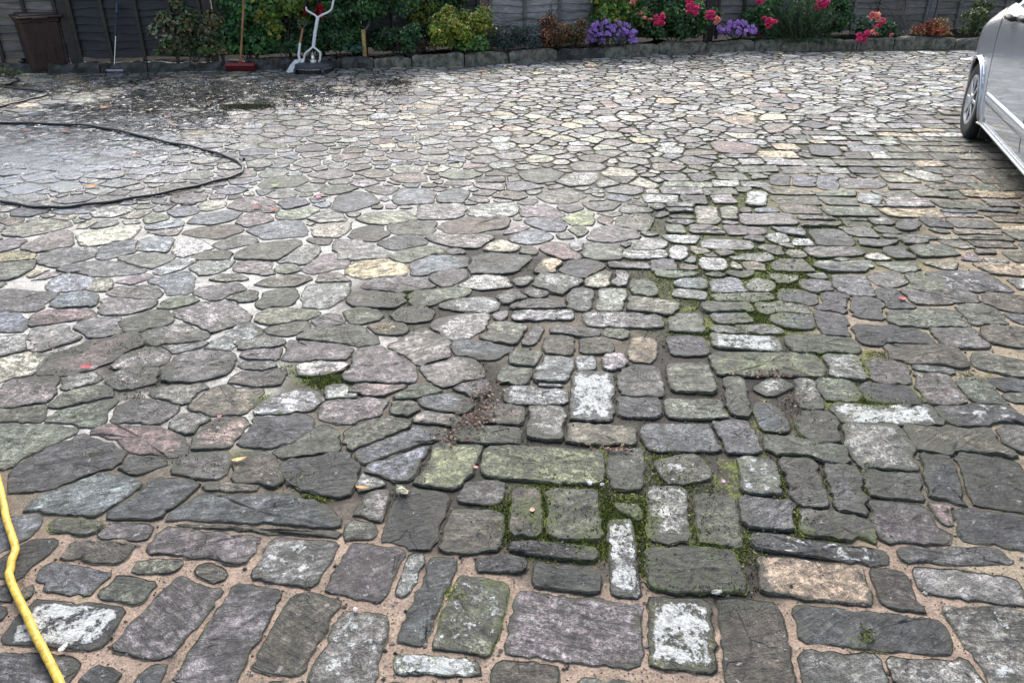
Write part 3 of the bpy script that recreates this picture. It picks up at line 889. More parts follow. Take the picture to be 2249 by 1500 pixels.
# joints: photograph point -> what fills them there
P_, K_, T_, S_, O_, B_ = (.50, .48, .44), (.31, .228, .170), (.30, .245, .17), (.040, .034, .026), (.055, .058, .028), (.15, .125, .09)
ANCH = [(60, 480, P_), (300, 560, P_), (500, 500, P_), (420, 640, P_), (180, 680, P_), (550, 700, P_), (620, 560, P_), (760, 540, P_), (900, 590, P_), (800, 470, P_), (600, 420, P_),
        (900, 450, P_), (1050, 470, P_), (1200, 490, P_), (1330, 500, P_), (60, 780, P_), (420, 770, P_), (280, 880, P_), (500, 860, P_), (620, 740, P_), (850, 720, P_), (560, 930, P_),
        (300, 800, S_), (360, 830, S_), (860, 690, S_), (980, 690, S_), (900, 640, S_), (700, 840, O_), (880, 780, B_), (1000, 760, B_), (960, 850, B_), (830, 960, B_), (650, 960, B_), (700, 1060, S_), (500, 1010, B_), (150, 930, P_), (60, 1000, B_),
        (250, 1060, B_), (450, 1080, B_), (100, 1110, B_), (640, 1130, B_), (1080, 560, S_), (1180, 600, S_), (1300, 610, S_), (1350, 580, S_), (1100, 660, S_), (1250, 690, B_), (1180, 760, B_), (1300, 760, B_), (1060, 830, S_), (1040, 900, S_),
        (1250, 850, B_), (1400, 860, S_), (1300, 940, S_), (1000, 970, S_), (950, 1060, S_), (1150, 960, S_), (1450, 960, S_), (1500, 800, S_), (1550, 700, O_), (1450, 640, O_), (1600, 600, O_), (1500, 520, O_), (1700, 680, O_), (1750, 620, O_), (1700, 780, S_),
        (1650, 880, S_), (1750, 900, S_), (1850, 850, O_), (1600, 960, S_), (1750, 1000, S_), (1900, 880, O_), (1950, 780, T_), (2050, 700, T_), (1950, 640, T_), (1850, 700, T_), (2150, 650, T_), (2200, 750, T_), (2230, 900, T_), (2130, 850, T_), (2050, 940, B_), (2000, 1020, B_), (1900, 960, S_), (2150, 980, T_),
        (1400, 1050, S_), (1200, 1080, O_), (1300, 1150, O_), (1100, 1150, S_), (1400, 1130, O_), (1450, 1200, S_), (1550, 1050, S_), (1700, 1080, S_), (1850, 1080, S_), (1600, 1160, O_), (1500, 1290, S_), (1650, 1260, S_), (1800, 1150, S_), (1750, 1210, S_), (1150, 1250, S_), (900, 1130, S_), (960, 1190, S_), (1000, 1120, S_),
        (100, 1190, K_), (200, 1260, K_), (300, 1330, K_), (400, 1250, K_), (500, 1300, K_), (600, 1280, K_), (700, 1200, K_), (150, 1440, K_), (350, 1450, K_), (550, 1480, K_), (850, 1360, K_), (820, 1180, K_), (880, 1430, K_), (1000, 1250, K_), (1100, 1280, K_), (1090, 1380, K_), (1200, 1320, K_), (1420, 1350, K_), (1300, 1490, K_),
        (1560, 1380, K_), (1740, 1370, K_), (1800, 1420, K_), (1950, 1330, K_), (1980, 1270, K_), (2050, 1330, K_), (2100, 1420, K_), (2150, 1230, T_), (2230, 1200, T_), (1980, 1210, K_), (2180, 1090, B_), (2100, 1100, B_),
        (100, 360, B_), (300, 330, B_), (150, 240, B_), (400, 220, S_), (300, 190, S_), (600, 260, B_), (700, 350, P_), (820, 380, P_), (500, 420, P_), (120, 170, P_), (60, 210, P_), (600, 180, B_), (420, 172, P_), (250, 165, P_), (180, 200, T_), (60, 230, T_), (800, 190, S_), (900, 280, P_),
        (1000, 380, P_), (1100, 330, B_), (1250, 380, B_), (1000, 240, B_), (1200, 260, O_), (1400, 220, O_), (1600, 170, O_), (1800, 160, O_), (1600, 260, O_), (1800, 240, O_), (2000, 180, O_), (1350, 330, O_), (1500, 320, O_), (1500, 400, O_), (1600, 450, O_), (1750, 330, O_),
        (1750, 420, T_), (1900, 420, T_), (1900, 350, O_), (2050, 400, T_), (2150, 450, T_), (1800, 520, O_), (1950, 520, O_), (2100, 550, T_), (1650, 380, O_), (1550, 560, O_)]
A_XY = np.array([a[:2] for a in ANCH], float)
A_C = np.array([a[2] for a in ANCH])


def gauss_field(blobs):
    L = []
    for px, py, rx, w in blobs:
        x, y = G(px, py)
        L.append((x, y, rx, w))
    L = np.array(L)

    def f(X, Y):
        X, Y = np.asarray(X, float), np.asarray(Y, float)
        out = np.zeros(X.shape)
        for x, y, r, w in L:
            out = np.maximum(out, w * np.exp(-((X - x) ** 2 + (Y - y) ** 2) / (r * r)))
        return out
    return f


wet_f = gauss_field([(120, 330, 1.1, 1.0), (260, 340, .9, 1.0), (330, 300, .9, .9), (200, 260, 1.2, .95), (420, 270, .9, .75), (60, 400, .7, .9), (200, 400, .6, .7), (400, 210, 1.2, .9), (650, 210, 1.0, .75), (250, 180, .9, .8),
                     (330, 390, .6, .6), (550, 300, .6, .45), (60, 200, .8, .8), (850, 180, .7, .6), (1700, 1080, .5, .35), (1900, 1100, .5, .35), (1880, 520, .35, .4), (2150, 340, .5, .5)])
moss_f = gauss_field([(1180, 1130, .16, 1.0), (1290, 1180, .13, .9), (1390, 1140, .16, 1.0), (1200, 1060, .10, .6), (1480, 1080, .14, .6), (1550, 1200, .2, .65), (1680, 690, .32, 1.0), (1700, 620, .35, .9), (1600, 720, .25, .9), (1760, 580, .3, .7),
                      (1900, 890, .2, .9), (1880, 800, .2, .8), (1800, 770, .2, .7), (1500, 1250, .15, .5), (1450, 420, .4, .6), (1550, 500, .5, .6), (1700, 450, .5, .55), (1500, 360, .5, .5), (1560, 880, .25, .4), (700, 830, .14, .8), (560, 880, .12, .8),
                      (640, 810, .12, .6), (640, 640, .15, .6), (900, 650, .16, .7), (210, 1000, .10, .7), (640, 1090, .12, .5), (180, 1300, .1, .5), (1000, 1310, .08, .7), (1080, 1330, .08, .7), (1840, 1080, .18, .6), (1800, 1150, .14, .6), (2050, 880, .3, .5),
                      (2000, 1050, .2, .5), (1900, 1400, .05, 1.0), (1600, 1050, .2, .6), (2150, 830, .25, .45), (1880, 500, .4, .7), (1250, 330, .8, .35), (1500, 280, 1.0, .35), (1080, 380, .5, .35), (1720, 570, .8, .64), (1950, 580, .7, .56), (1560, 640, .6, .62), (1650, 420, .9, .56), (1350, 1000, .35, .55), (1700, 950, .4, .56), (2000, 850, .45, .55), (1300, 620, .4, .5), (1500, 300, 1.0, .45), (800, 780, .1, .5), (520, 1000, .1, .7), (620, 900, .08, .8)])
rough_lich_f = gauss_field([(2000, 1000, .4, .4), (2150, 950, .3, .35), (1600, 1050, .3, .3), (650, 1220, .2, .4), (1500, 1400, .2, .3), (2150, 650, .4, .3), (1250, 850, .3, .25)])


dirt_f = gauss_field([(300, 760, .16, .8), (330, 830, .14, .9), (280, 860, .14, 1.0), (480, 800, .09, .7), (150, 775, .12, .8), (120, 825, .12, .7), (870, 660, .2, 1.0), (930, 690, .2, .9), (880, 725, .12, .8), (1070, 570, .18, .8), (1170, 595, .12, .8), (1330, 590, .14, .7),
                      (1200, 645, .25, .6), (1060, 800, .12, .6), (1040, 890, .12, .8), (990, 960, .10, .8), (930, 1040, .08, .6), (1150, 960, .14, .6), (1740, 880, .16, .8), (1560, 1110, .1, .6), (1550, 1300, .12, .8), (1640, 1280, .08, .7), (1900, 510, .35, .9), (1460, 470, .2, .7), (1420, 690, .2, .4),
                      (470, 940, .08, .7), (400, 1010, .14, .6), (760, 1100, .12, .5), (1900, 1060, .2, .6), (2050, 970, .3, .5), (1300, 1250, .12, .5), (700, 850, .12, .5), (560, 740, .1, .3), (2100, 350, .6, .5), (1250, 400, .5, .3), (800, 420, .5, .25), (400, 220, 1.5, .4), (1450, 1200, .15, .7)])


def sett_boundary(py):
    return np.interp(py, [100, 150, 250, 300, 420, 520, 560, 800, 960, 1080, 1190, 1200], [2700, 2350, 2060, 1760, 1460, 1400, 1200, 1070, 1000, 960, 750, -3000])


STN = []          # (outline Nx2, colour, dict)


def chaikin(P, k=1, w=.22):
    for _ in range(k):
        Q = np.roll(P, -1, axis=0)
        P = np.stack([P * (1 - w) + Q * w, P * w + Q * (1 - w)], 1).reshape(-1, 2)
    return P


def resample(P, step):
    Q = np.vstack([P, P[:1]])
    d = np.hypot(*np.diff(Q, axis=0).T)
    s = np.concatenate([[0], np.cumsum(d)])
    n = int(np.clip(round(s[-1] / step), 8, 60))
    t = np.linspace(0, s[-1], n, endpoint=False)
    return np.stack([np.interp(t, s, Q[:, 0]), np.interp(t, s, Q[:, 1])], 1)


def area(P):
    x, y = P[:, 0], P[:, 1]
    return .5 * np.sum(x * np.roll(y, -1) - y * np.roll(x, -1))


def inside(P, X, Y):
    c = np.zeros(np.shape(X), bool)
    n = len(P)
    j = n - 1
    for i in range(n):
        a, b = P[i], P[j]
        if a[1] != b[1]:
            k = ((a[1] > Y) != (b[1] > Y)) & (X < (b[0] - a[0]) * (Y - a[1]) / (b[1] - a[1]) + a[0])
            c ^= k
        j = i
    return c


def add_stone(P, code, measured=True):
    if area(P) < 0: P = P[::-1]
    base = np.array(PAL[code[0]])
    base = base.mean() + (base - base.mean()) * (1.0 if code[0] in "gdpnul" else .95)
    fl = code[1:]
    if "Y" in fl: base = base * .6 + np.array((.30, .31, .13)) * .4
    if "N" in fl: base = base * .4 + np.array((.2, .2, .17)) * .6
    if "k" in fl: base = base * .62
    jit = float(np.clip(NR.lognormal(-.02, .26), .55, 1.5))
    base = base * jit * NR.uniform(.95, 1.05, 3)
    q = dict(lich=.85 if "L" in fl else .62 if "l" in fl else 0.0, moss=.62 if "M" in fl else .42 if "m" in fl else 0.0, measured=measured)
    STN.append((P, base, q))


for (ox, oy), text in STONES.items():
    for line in text.strip().split("\n"):
        code, *pts = line.split()
        px = np.array([[float(a) for a in p.split(",")] for p in pts]) * 10 / 3.0 + np.array((ox, oy))
        P = np.array([G(a, b) for a, b in px])
        if area(P) < 0: P = P[::-1]
        qx, qy = px.mean(0)
        if qx < sett_boundary(qy) and qy < 1120 and "y" != code[0]:
            # broken slabs: keep only the five to seven corners that matter
            a0, keep = area(P), NR.randint(5, 8)
            while len(P) > keep:
                A_, B_2 = np.roll(P, 1, 0), np.roll(P, -1, 0)
                w = np.abs((P - A_)[:, 0] * (B_2 - A_)[:, 1] - (P - A_)[:, 1] * (B_2 - A_)[:, 0])
                P = np.delete(P, int(np.argmin(w)), 0)
            c0 = P.mean(0)
            P = c0 + (P - c0) * math.sqrt(max(1.0, a0 / max(area(P), 1e-6)))
        add_stone(resample(chaikin(P, 1, .05), .020 if P[:, 1].mean() < 4 else .028), code)
N_MEAS = len(STN)

# ---- occupancy raster of the ground, one centimetre cells
GX0, GY0, GS = -9.0, .25, .012
GW, GH = int(18.2 / GS), int(12.6 / GS)
OCC = np.zeros((GH, GW), bool)
LAB = np.full((GH, GW), -1, np.int32)


def rasterise(P, lab=-1):
    x0, y0 = ((P.min(0) - (GX0, GY0)) / GS).astype(int)
    x1, y1 = ((P.max(0) - (GX0, GY0)) / GS).astype(int) + 2
    x0, y0, x1, y1 = max(0, x0), max(0, y0), min(GW, x1), min(GH, y1)
    if x1 <= x0 or y1 <= y0: return
    X, Y = np.meshgrid(GX0 + (np.arange(x0, x1) + .5) * GS, GY0 + (np.arange(y0, y1) + .5) * GS)
    q = inside(P, X, Y)
    OCC[y0:y1, x0:x1] |= q
    if lab >= 0: LAB[y0:y1, x0:x1][q] = lab


def occupied(x, y):
    i, j = ((np.asarray(y) - GY0) / GS).astype(int), ((np.asarray(x) - GX0) / GS).astype(int)
    return OCC[np.clip(i, 0, GH - 1), np.clip(j, 0, GW - 1)]


for i, (P, _, _) in enumerate(STN): rasterise(P, i)


def grow(i, most, gap):
    """let a measured outline swell into the open joint, up to `gap` from its neighbours"""
    P = STN[i][0]
    e = np.roll(P, -1, 0) - np.roll(P, 1, 0)
    N = np.stack([e[:, 1], -e[:, 0]], 1)
    N /= np.maximum(np.hypot(N[:, 0], N[:, 1]), 1e-9)[:, None]
    T = np.stack([-N[:, 1], N[:, 0]], 1)
    free = np.full(len(P), most)
    done = np.zeros(len(P), bool)
    for d in np.arange(.003, most + gap, .003):
        for sft in (-.008, 0, .008):
            Q = P + N * d + T * sft
            a, b = ((Q[:, 1] - GY0) / GS).astype(int), ((Q[:, 0] - GX0) / GS).astype(int)
            L = LAB[np.clip(a, 0, GH - 1), np.clip(b, 0, GW - 1)]
            hit = (L >= 0) & (L != i) & ~done
            free[hit] = np.clip((d - gap) / 2, -.018, most)
            done |= hit
    for _ in range(1): free = np.minimum(free, (np.roll(free, 1) + np.roll(free, -1) + free) / 3 + .001)
    return P + N * free[:, None]


def squarify(P, k):
    """worn setts were cut square: push the outline part of the way out to its own best fitting box"""
    best = None
    c = (P.max(0) + P.min(0)) / 2
    for a in np.radians(np.arange(-45, 45, 3)):
        Rm = np.array([[math.cos(a), -math.sin(a)], [math.sin(a), math.cos(a)]])
        Q = (P - c) @ Rm
        lo, hi = Q.min(0), Q.max(0)
        ar = np.prod(hi - lo)
        if best is None or ar < best[0]: best = (ar, Rm, lo, hi, Q)
    ar, Rm, lo, hi, Q = best
    if abs(area(P)) / ar < .60: return P
    m, h = (lo + hi) / 2, (hi - lo) / 2
    U = (Q - m) / h
    r = np.max(np.abs(U), axis=1)[:, None]
    # skewed stones keep their slant: only the rounding goes
    U = U * (1 + (np.minimum(1 / np.maximum(r, .3), 1.5) - 1) * k)
    return resample((U * h + m) @ Rm.T + c, .020 if P[:, 1].mean() < 4 else .028)


for i, (P, b_, q_) in enumerate(STN):
    px, py = project(*P.mean(0))
    if px > sett_boundary(py) or py > 1130: STN[i] = (squarify(P, .85), b_, q_)
OCC[:] = False
LAB[:] = -1
for i, (P, _, _) in enumerate(STN): rasterise(P, i)
grown = []
for i, (P, _, _) in enumerate(STN):
    px, py = project(*P.mean(0))
    crazy = px < sett_boundary(py)
    grown.append(grow(i, *((.024, .014) if crazy and py < 1100 else (.006, .018) if py > 1200 else (.026, .014) if px > 1700 or py < 640 else (.014, .016))))
for i, P in enumerate(grown): STN[i] = (P,) + STN[i][1:]
OCC[:] = False
for i, (P, _, _) in enumerate(STN): rasterise(P, i)
TPTS = np.vstack([P for P, _, _ in STN])


def clip_half(poly, nx, ny, c):
    """keep the part with n.p <= c"""
    out = []
    n = len(poly)
    for i in range(n):
        a, b = poly[i], poly[(i + 1) % n]
        da, db = a[0] * nx + a[1] * ny - c, b[0] * nx + b[1] * ny - c
        if da <= 0: out.append(a)
        if da * db < 0:
            t = da / (da - db)
            out.append((a[0] + (b[0] - a[0]) * t, a[1] + (b[1] - a[1]) * t))
    return out


def zone_random(x, y):
    px, py = project(x, y)
    return "sett" if px > sett_boundary(py) else "crazy"


SHADES = {"far": "llgllgulrgclpulgcbo", "left": "ggupdunbugggup", "mid": "ggppgguubbgpgrncbgpc", "sett": "nnngdunbbnlgcoblnp"}  # far list is paler: sky sheen on distant stones put into their colour


def pick_code(x, y, z):
    px, py = project(x, y)
    if z == "sett": s = SHADES["sett"] + ("ll" if py < 420 else "")
    elif (px < 260 and py < 232) or (py < 178 and px < 620): s = "cobclolgbco"
    elif px < 750 and py < 470: s = SHADES["left"]
    elif py < 330: s = SHADES["far"]
    else: s = SHADES["mid"]
    return s[NR.randint(len(s))]


# ---- rows of setts beyond the measured ones
def cy_far(y):
    return y < 5.2


def row_setts():
    y = .35
    ang = math.radians(-3.0)
    ca, sa = math.cos(ang), math.sin(ang)
    while y < 12.8:
        h = NR.uniform(.13, .24)
        x = -9.0 + NR.uniform(0, .3)
        while x < 9.2:
            w = NR.uniform(.13, .40)
            n = 1
            if h > .17 and NR.rand() < .3 and cy_far(y): n = 2
            cx, cy = x + w / 2, y + h / 2
            X, Y = cx * ca - (cy - 5) * sa, 5 + cx * sa + (cy - 5) * ca
            if Y < kerb_y(X) - .08 and zone_random(X, Y) == "sett" and not occupied(X, Y):
                g = NR.uniform(.005, .011)
                for k in range(n):
                    dy = NR.uniform(-.022, .022)
                    yy0, yy1 = y + h * k / n + g + dy, y + h * (k + 1) / n - g + dy + NR.uniform(-.02, .004)
                    xs = (x + g, x + w - g)
                    J = lambda s=.020: NR.uniform(-s, s)
                    Q = [(xs[0] + J(), yy0 + J()), ((xs[0] + xs[1]) / 2, yy0 + J(.010)), (xs[1] + J(), yy0 + J()), (xs[1] + J(), yy1 + J()), ((xs[0] + xs[1]) / 2, yy1 + J(.010)), (xs[0] + J(), yy1 + J())]
                    Q = [(a * ca - (b - 5) * sa, 5 + a * sa + (b - 5) * ca) for a, b in Q]
                    c = np.mean(Q, 0)
                    near = TPTS[(np.abs(TPTS[:, 0] - c[0]) < .5) & (np.abs(TPTS[:, 1] - c[1]) < .4)]
                    for t in near:
                        d = np.hypot(*(t - c))
                        if d < .02: Q = []; break
                        nx, ny = (t - c) / d
                        Q = clip_half(Q, nx, ny, nx * t[0] + ny * t[1] - .012)
                        if len(Q) < 3: break
                    if len(Q) < 3: continue
                    P = np.array(Q)
                    if abs(area(P)) < .004: continue
                    P = resample(chaikin(P, 1, .07), .026)
                    if occupied(P[:, 0], P[:, 1]).mean() > .15: continue
                    add_stone(P, pick_code(c[0], c[1], "sett"), False)
            x += w
        y += h


row_setts()
for P, _, _ in STN[N_MEAS:]: rasterise(P)
ALLP = np.vstack([P for P, _, _ in STN])


# ---- crazy paving between
def crazy_fill():
    seeds = []
    S = np.zeros((0, 3))
    T = ALLP
    cell = .5
    tb = {}
    for i, (a, b) in enumerate(T): tb.setdefault((int(a // cell), int(b // cell)), []).append(i)
    tb = {k: T[v] for k, v in tb.items()}
    sb = {}

    def around(d, x, y):
        i, j = int(x // cell), int(y // cell)
        L = [d[k] for k in ((i + a, j + b) for a in (-1, 0, 1) for b in (-1, 0, 1)) if k in d]
        return L

    for r0, n in ((.165, 9000), (.12, 16000), (.085, 26000), (.055, 30000)):
        for _ in range(n):
            x, y = NR.uniform(-8.8, 9.0), NR.uniform(.3, 12.3)
            if y > kerb_y(x) - .05: continue
            px, py = project(x, y)
            if px > sett_boundary(py) - 12 and (r0 > .13 or py > 660): continue
            if r0 < .08 and py > 620 and -60 < px < 2310: continue
            if r0 < .1 and py > 1120 and -60 < px < 2310: continue
            if occupied(x, y): continue
            r = r0 * NR.uniform(.75, 1.15)
            if py < 340 and px > 800: r *= .70
            elif py < 500: r *= .74
            ok = True
            for A in around(tb, x, y):
                if np.min((A[:, 0] - x) ** 2 + (A[:, 1] - y) ** 2) < (r * .62) ** 2: ok = False; break
            if not ok: continue
            for A in around(sb, x, y):
                B = np.array(A)
                if np.any((B[:, 0] - x) ** 2 * .8 + (B[:, 1] - y) ** 2 * 1.2 < ((B[:, 2] + r) * .86) ** 2): ok = False; break
            if not ok: continue
            sb.setdefault((int(x // cell), int(y // cell)), []).append((x, y, r))
            seeds.append((x, y, r))
    for x, y, r in seeds:
        R0 = r * 1.9
        Q = [(x + R0 * 1.2 * math.cos(a), y + R0 * .85 * math.sin(a)) for a in np.linspace(0, 2 * PI, 14, endpoint=False) + NR.uniform(0, .4)]
        g = NR.uniform(.006, .011)
        for A in around(sb, x, y):
            for (a, b, rr) in A:
                d = math.hypot(a - x, b - y)
                if d < 1e-6 or d > R0 + rr * 2: continue
                nx, ny = (a - x) / d, (b - y) / d
                Q = clip_half(Q, nx, ny, nx * x + ny * y + d * r / (r + rr) - g)
                if len(Q) < 3: break
            if len(Q) < 3: break
        if len(Q) < 3: continue
        for A in around(tb, x, y):
            D = A - (x, y)
            dd = np.hypot(D[:, 0], D[:, 1])
            for t, d in zip(D[dd < R0 + .03], dd[dd < R0 + .03]):
                if d < .015 or len(Q) < 3: continue
                nx, ny = t / d
                Q = clip_half(Q, nx, ny, nx * x + ny * y + d - .012)
        if len(Q) < 3: continue
        # kerb side
        if y > kerb_y(x) - .5: Q = clip_half(Q, 0, 1, kerb_y(x) - .015)
        if len(Q) < 3: continue
        P = np.array(Q)
        if abs(area(P)) < .0025: continue
        rd = NR.uniform(.01, .09)
        P = resample(chaikin(P, 1, rd), .03 if r > .1 else .024)
        add_stone(P, pick_code(x, y, "crazy"), False)


n0 = len(STN)
crazy_fill()
for P, _, _ in STN[n0:]: rasterise(P)
print("stones", N_MEAS, n0, len(STN))


# ---- stone geometry: dark skirt (algae, dirt and painted shadow gap), chipped arris, uneven top
def build_stones(sel, name, label):
    V_, F_, MI, CO, PA, RN, SM = [], [], [], [], [], [], []
    base = 0
    for idx in sel:
        P, col, q = STN[idx]
        n = len(P)
        c = P.mean(0)
        size = math.sqrt(abs(area(P)))
        px, py = project(c[0], c[1])
        e = np.roll(P, -1, 0) - np.roll(P, 1, 0)
        nrm = np.stack([e[:, 1], -e[:, 0]], 1)
        nrm /= np.maximum(np.hypot(nrm[:, 0], nrm[:, 1]), 1e-9)[:, None]
        amp = min(.006, size * .026)
        ph = NR.uniform(0, 6.28, 4)
        t = np.arange(n) / n * 2 * PI
        wob = amp * .5 * (np.sin(t * 4 + ph[0]) * .5 + np.sin(t * 7 + ph[1]) * .4) + NR.normal(0, min(.0022, amp * .5), n)
        if NR.rand() < .55 and size > .09:
            for _ in range(NR.randint(1, 4)):
                k0, dp = NR.randint(n), NR.uniform(.003, .011)
                wob[k0] -= dp
                wob[(k0 + 1) % n] -= dp * NR.uniform(.2, .9)
        O = P + nrm * wob[:, None]
        crz = px < sett_boundary(py)
        flush = py > 1120 and (px < 1000 or px > 1900 or py > 1320)
        top = NR.uniform(.003, .007) if flush else NR.uniform(.004, .009) if crz else NR.uniform(.005, .013)
        if py < 420: top = min(top, .0075)
        if wet_f(c[0], c[1]) > .6: top *= .7
        tilt = NR.normal(0, .014, 2)
        dirt = NR.uniform(.0008, .0034) * (1.0 if py > 600 else .75)  # reach of the dark skirt: dirt plus painted joint shade
        ins = min(.005, size * .035) * (1 + NR.normal(0, .3, n))[:, None]
        R3 = O - nrm * ins
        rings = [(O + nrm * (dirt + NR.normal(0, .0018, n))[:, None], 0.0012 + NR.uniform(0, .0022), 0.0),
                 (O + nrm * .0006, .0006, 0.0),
                 (O - nrm * min(.0018, size * .012), top * .70, 0.0),
                 (R3, top * .98, .0008), (R3, 0, -1),
                 (c + (O - c) * .78, top, .0016), (c + (O - c) * .40, top * 1.0, .0022)]
        zs = []
        for k, (Q, z, nz) in enumerate(rings):
            if nz < 0:
                zs.append(zs[-1].copy())
                continue
            zz = np.full(n, z)
            if k >= 2:
                zz = zz + ((Q - c) @ tilt) + NR.normal(0, 1, n) * nz
                zz = np.maximum(zz, .0022 + k * .0003)
            zs.append(zz)
        for (Q, _, _), zz in zip(rings, zs):
            for a, z in zip(Q, zz): V_.append((a[0], a[1], z))
        V_.append((c[0], c[1], top * 1.05))
        for k in (0, 1, 2, 4, 5):
            for i in range(n):
                j = (i + 1) % n
                F_.append((base + k * n + i, base + k * n + j, base + k * n + n + j, base + k * n + n + i))
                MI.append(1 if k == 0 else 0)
                SM.append(k >= 4)
        for i in range(n):
            F_.append((base + 6 * n + i, base + 6 * n + (i + 1) % n, base + 7 * n))
            MI.append(0)
            SM.append(True)
        allq = np.vstack([r[0] for r in rings] + [c[None]])
        w = wet_f(allq[:, 0], allq[:, 1])
        m = moss_f(allq[:, 0], allq[:, 1]) * .9
        edge = np.zeros(len(allq)); edge[:3 * n] = .28; edge[3 * n:5 * n] = .14
        mo = np.clip(np.maximum(m, q["moss"]) + edge * (.3 + m), 0, 1)
        li = np.full(len(allq), max(q["lich"], float(rough_lich_f(c[0], c[1])) * NR.uniform(0, 1.3), NR.uniform(0, .3)))
        li[:5 * n] *= .4
        gap_dirt_col = np.array((.034, .033, .024)) * NR.uniform(.6, 2.2)  # algae and dirt tone with the shadow gap painted in
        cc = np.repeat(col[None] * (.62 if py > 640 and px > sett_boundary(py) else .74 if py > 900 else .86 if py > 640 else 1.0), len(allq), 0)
        cc[:n] = gap_dirt_col
        cc[n:2 * n] = gap_dirt_col
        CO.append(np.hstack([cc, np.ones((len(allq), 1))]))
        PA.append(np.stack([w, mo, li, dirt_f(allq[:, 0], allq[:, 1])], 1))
        rr = np.repeat(NR.rand(1, 4), len(allq), 0)
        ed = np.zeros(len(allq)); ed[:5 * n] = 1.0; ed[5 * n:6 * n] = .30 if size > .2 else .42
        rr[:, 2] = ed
        rr[:, 3] = 1
        RN.append(rr)
        base += 7 * n + 1
    me = bpy.data.meshes.new(name)
    me.from_pydata(V_, [], F_)
    me.materials.append(M["stone"])
    me.materials.append(M["joint"])
    me.polygons.foreach_set("material_index", MI)
    me.polygons.foreach_set("use_smooth", SM)
    for nm, L in (("col", CO), ("par", PA), ("rnd", RN)):
        me.attributes.new(nm, 'FLOAT_COLOR', 'POINT').data.foreach_set("color", np.vstack(L).astype(np.float32).ravel())
    o = bpy.data.objects.new(name, me)
    COL.objects.link(o)
    tag(o, label, None, None, "structure")
    return o


zones = {"crazy_paving": [], "cobble_path": [], "paved_border": []}
for i, (P, _, _) in enumerate(STN):
    px, py = project(*P.mean(0))
    if py > np.interp(px, [-50, 750, 800, 1150, 1700, 1980, 2300], [1125, 1190, 1180, 1310, 1330, 1215, 1190]): zones["paved_border"].append(i)
    elif px > sett_boundary(py): zones["cobble_path"].append(i)
    else: zones["crazy_paving"].append(i)
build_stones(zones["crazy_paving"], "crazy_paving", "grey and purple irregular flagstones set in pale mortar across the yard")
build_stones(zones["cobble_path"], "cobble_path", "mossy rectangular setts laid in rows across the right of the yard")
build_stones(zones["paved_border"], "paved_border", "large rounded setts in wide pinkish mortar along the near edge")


# ---- mortar bed as one fine sheet
def build_bed():
    xs = np.arange(-9.2, 9.61, .045)
    ys = np.concatenate([np.arange(.15, 4.0, .03), np.arange(4.0, 12.9, .05)])
    X, Y = np.meshgrid(xs, ys)
    ky = kerb_y(X) + .06
    Y = np.minimum(Y, ky)
    X, Y = X.ravel(), Y.ravel()
    px, py = project(X, Y)
    wx = np.sin(X * 9.1 + Y * 3.7) * 14 + np.sin(X * 3.3 - Y * 7.9) * 18
    wy = np.cos(X * 8.3 - Y * 5.1) * 10
    px, py = np.clip(px, -300, 2550) + wx, np.clip(py, 90, 1650) + wy
    num, den = np.zeros((len(X), 3)), np.zeros(len(X))
    for (ax, ay), c in zip(A_XY, A_C):
        sc = np.clip((py + 180) / 700.0, .4, 2.0)
        d2 = ((px - ax) / 1.4) ** 2 + ((py - ay)) ** 2
        w = 1.0 / (d2 / sc ** 2 + 400.0) ** 2.4
        num += w[:, None] * c
        den += w
    C = num / den[:, None]
    z = NR.normal(0, .0009, len(X)) + .0008 * np.sin(X * 31 + Y * 17) - .0005
    dark = C.sum(1) < .35
    z = z - np.where(dark, .004, 0)
    me = bpy.data.meshes.new("mortar_bed")
    nx, ny = len(xs), len(ys)
    idx = np.arange(nx * ny).reshape(ny, nx)
    F = np.stack([idx[:-1, :-1], idx[:-1, 1:], idx[1:, 1:], idx[1:, :-1]], -1).reshape(-1, 4)
    me.from_pydata(np.stack([X, Y, z], 1).tolist(), [], F.tolist())
    me.materials.append(M["joint"])
    me.polygons.foreach_set("use_smooth", [True] * len(F))
    me.attributes.new("col", 'FLOAT_COLOR', 'POINT').data.foreach_set("color", np.hstack([C, np.ones((len(X), 1))]).astype(np.float32).ravel())
    pa = np.stack([wet_f(X, Y), moss_f(X, Y), np.zeros(len(X)), dirt_f(X, Y)], 1)
    me.attributes.new("par", 'FLOAT_COLOR', 'POINT').data.foreach_set("color", pa.astype(np.float32).ravel())
    o = bpy.data.objects.new("ground", me)
    COL.objects.link(o)
    tag(o, "mortar and soil joints between the paving stones of the yard", None, None, "structure")


build_bed()
# earth sheet out to the horizon
e = MB()
e.add([Vector((-900, -900, -.06)), Vector((900, -900, -.06)), Vector((900, 900, -.06)), Vector((-900, 900, -.06))], [(0, 1, 2, 3)])
tag(e.build("land", M["earth"]), "open ground around the yard", None, None, "structure")


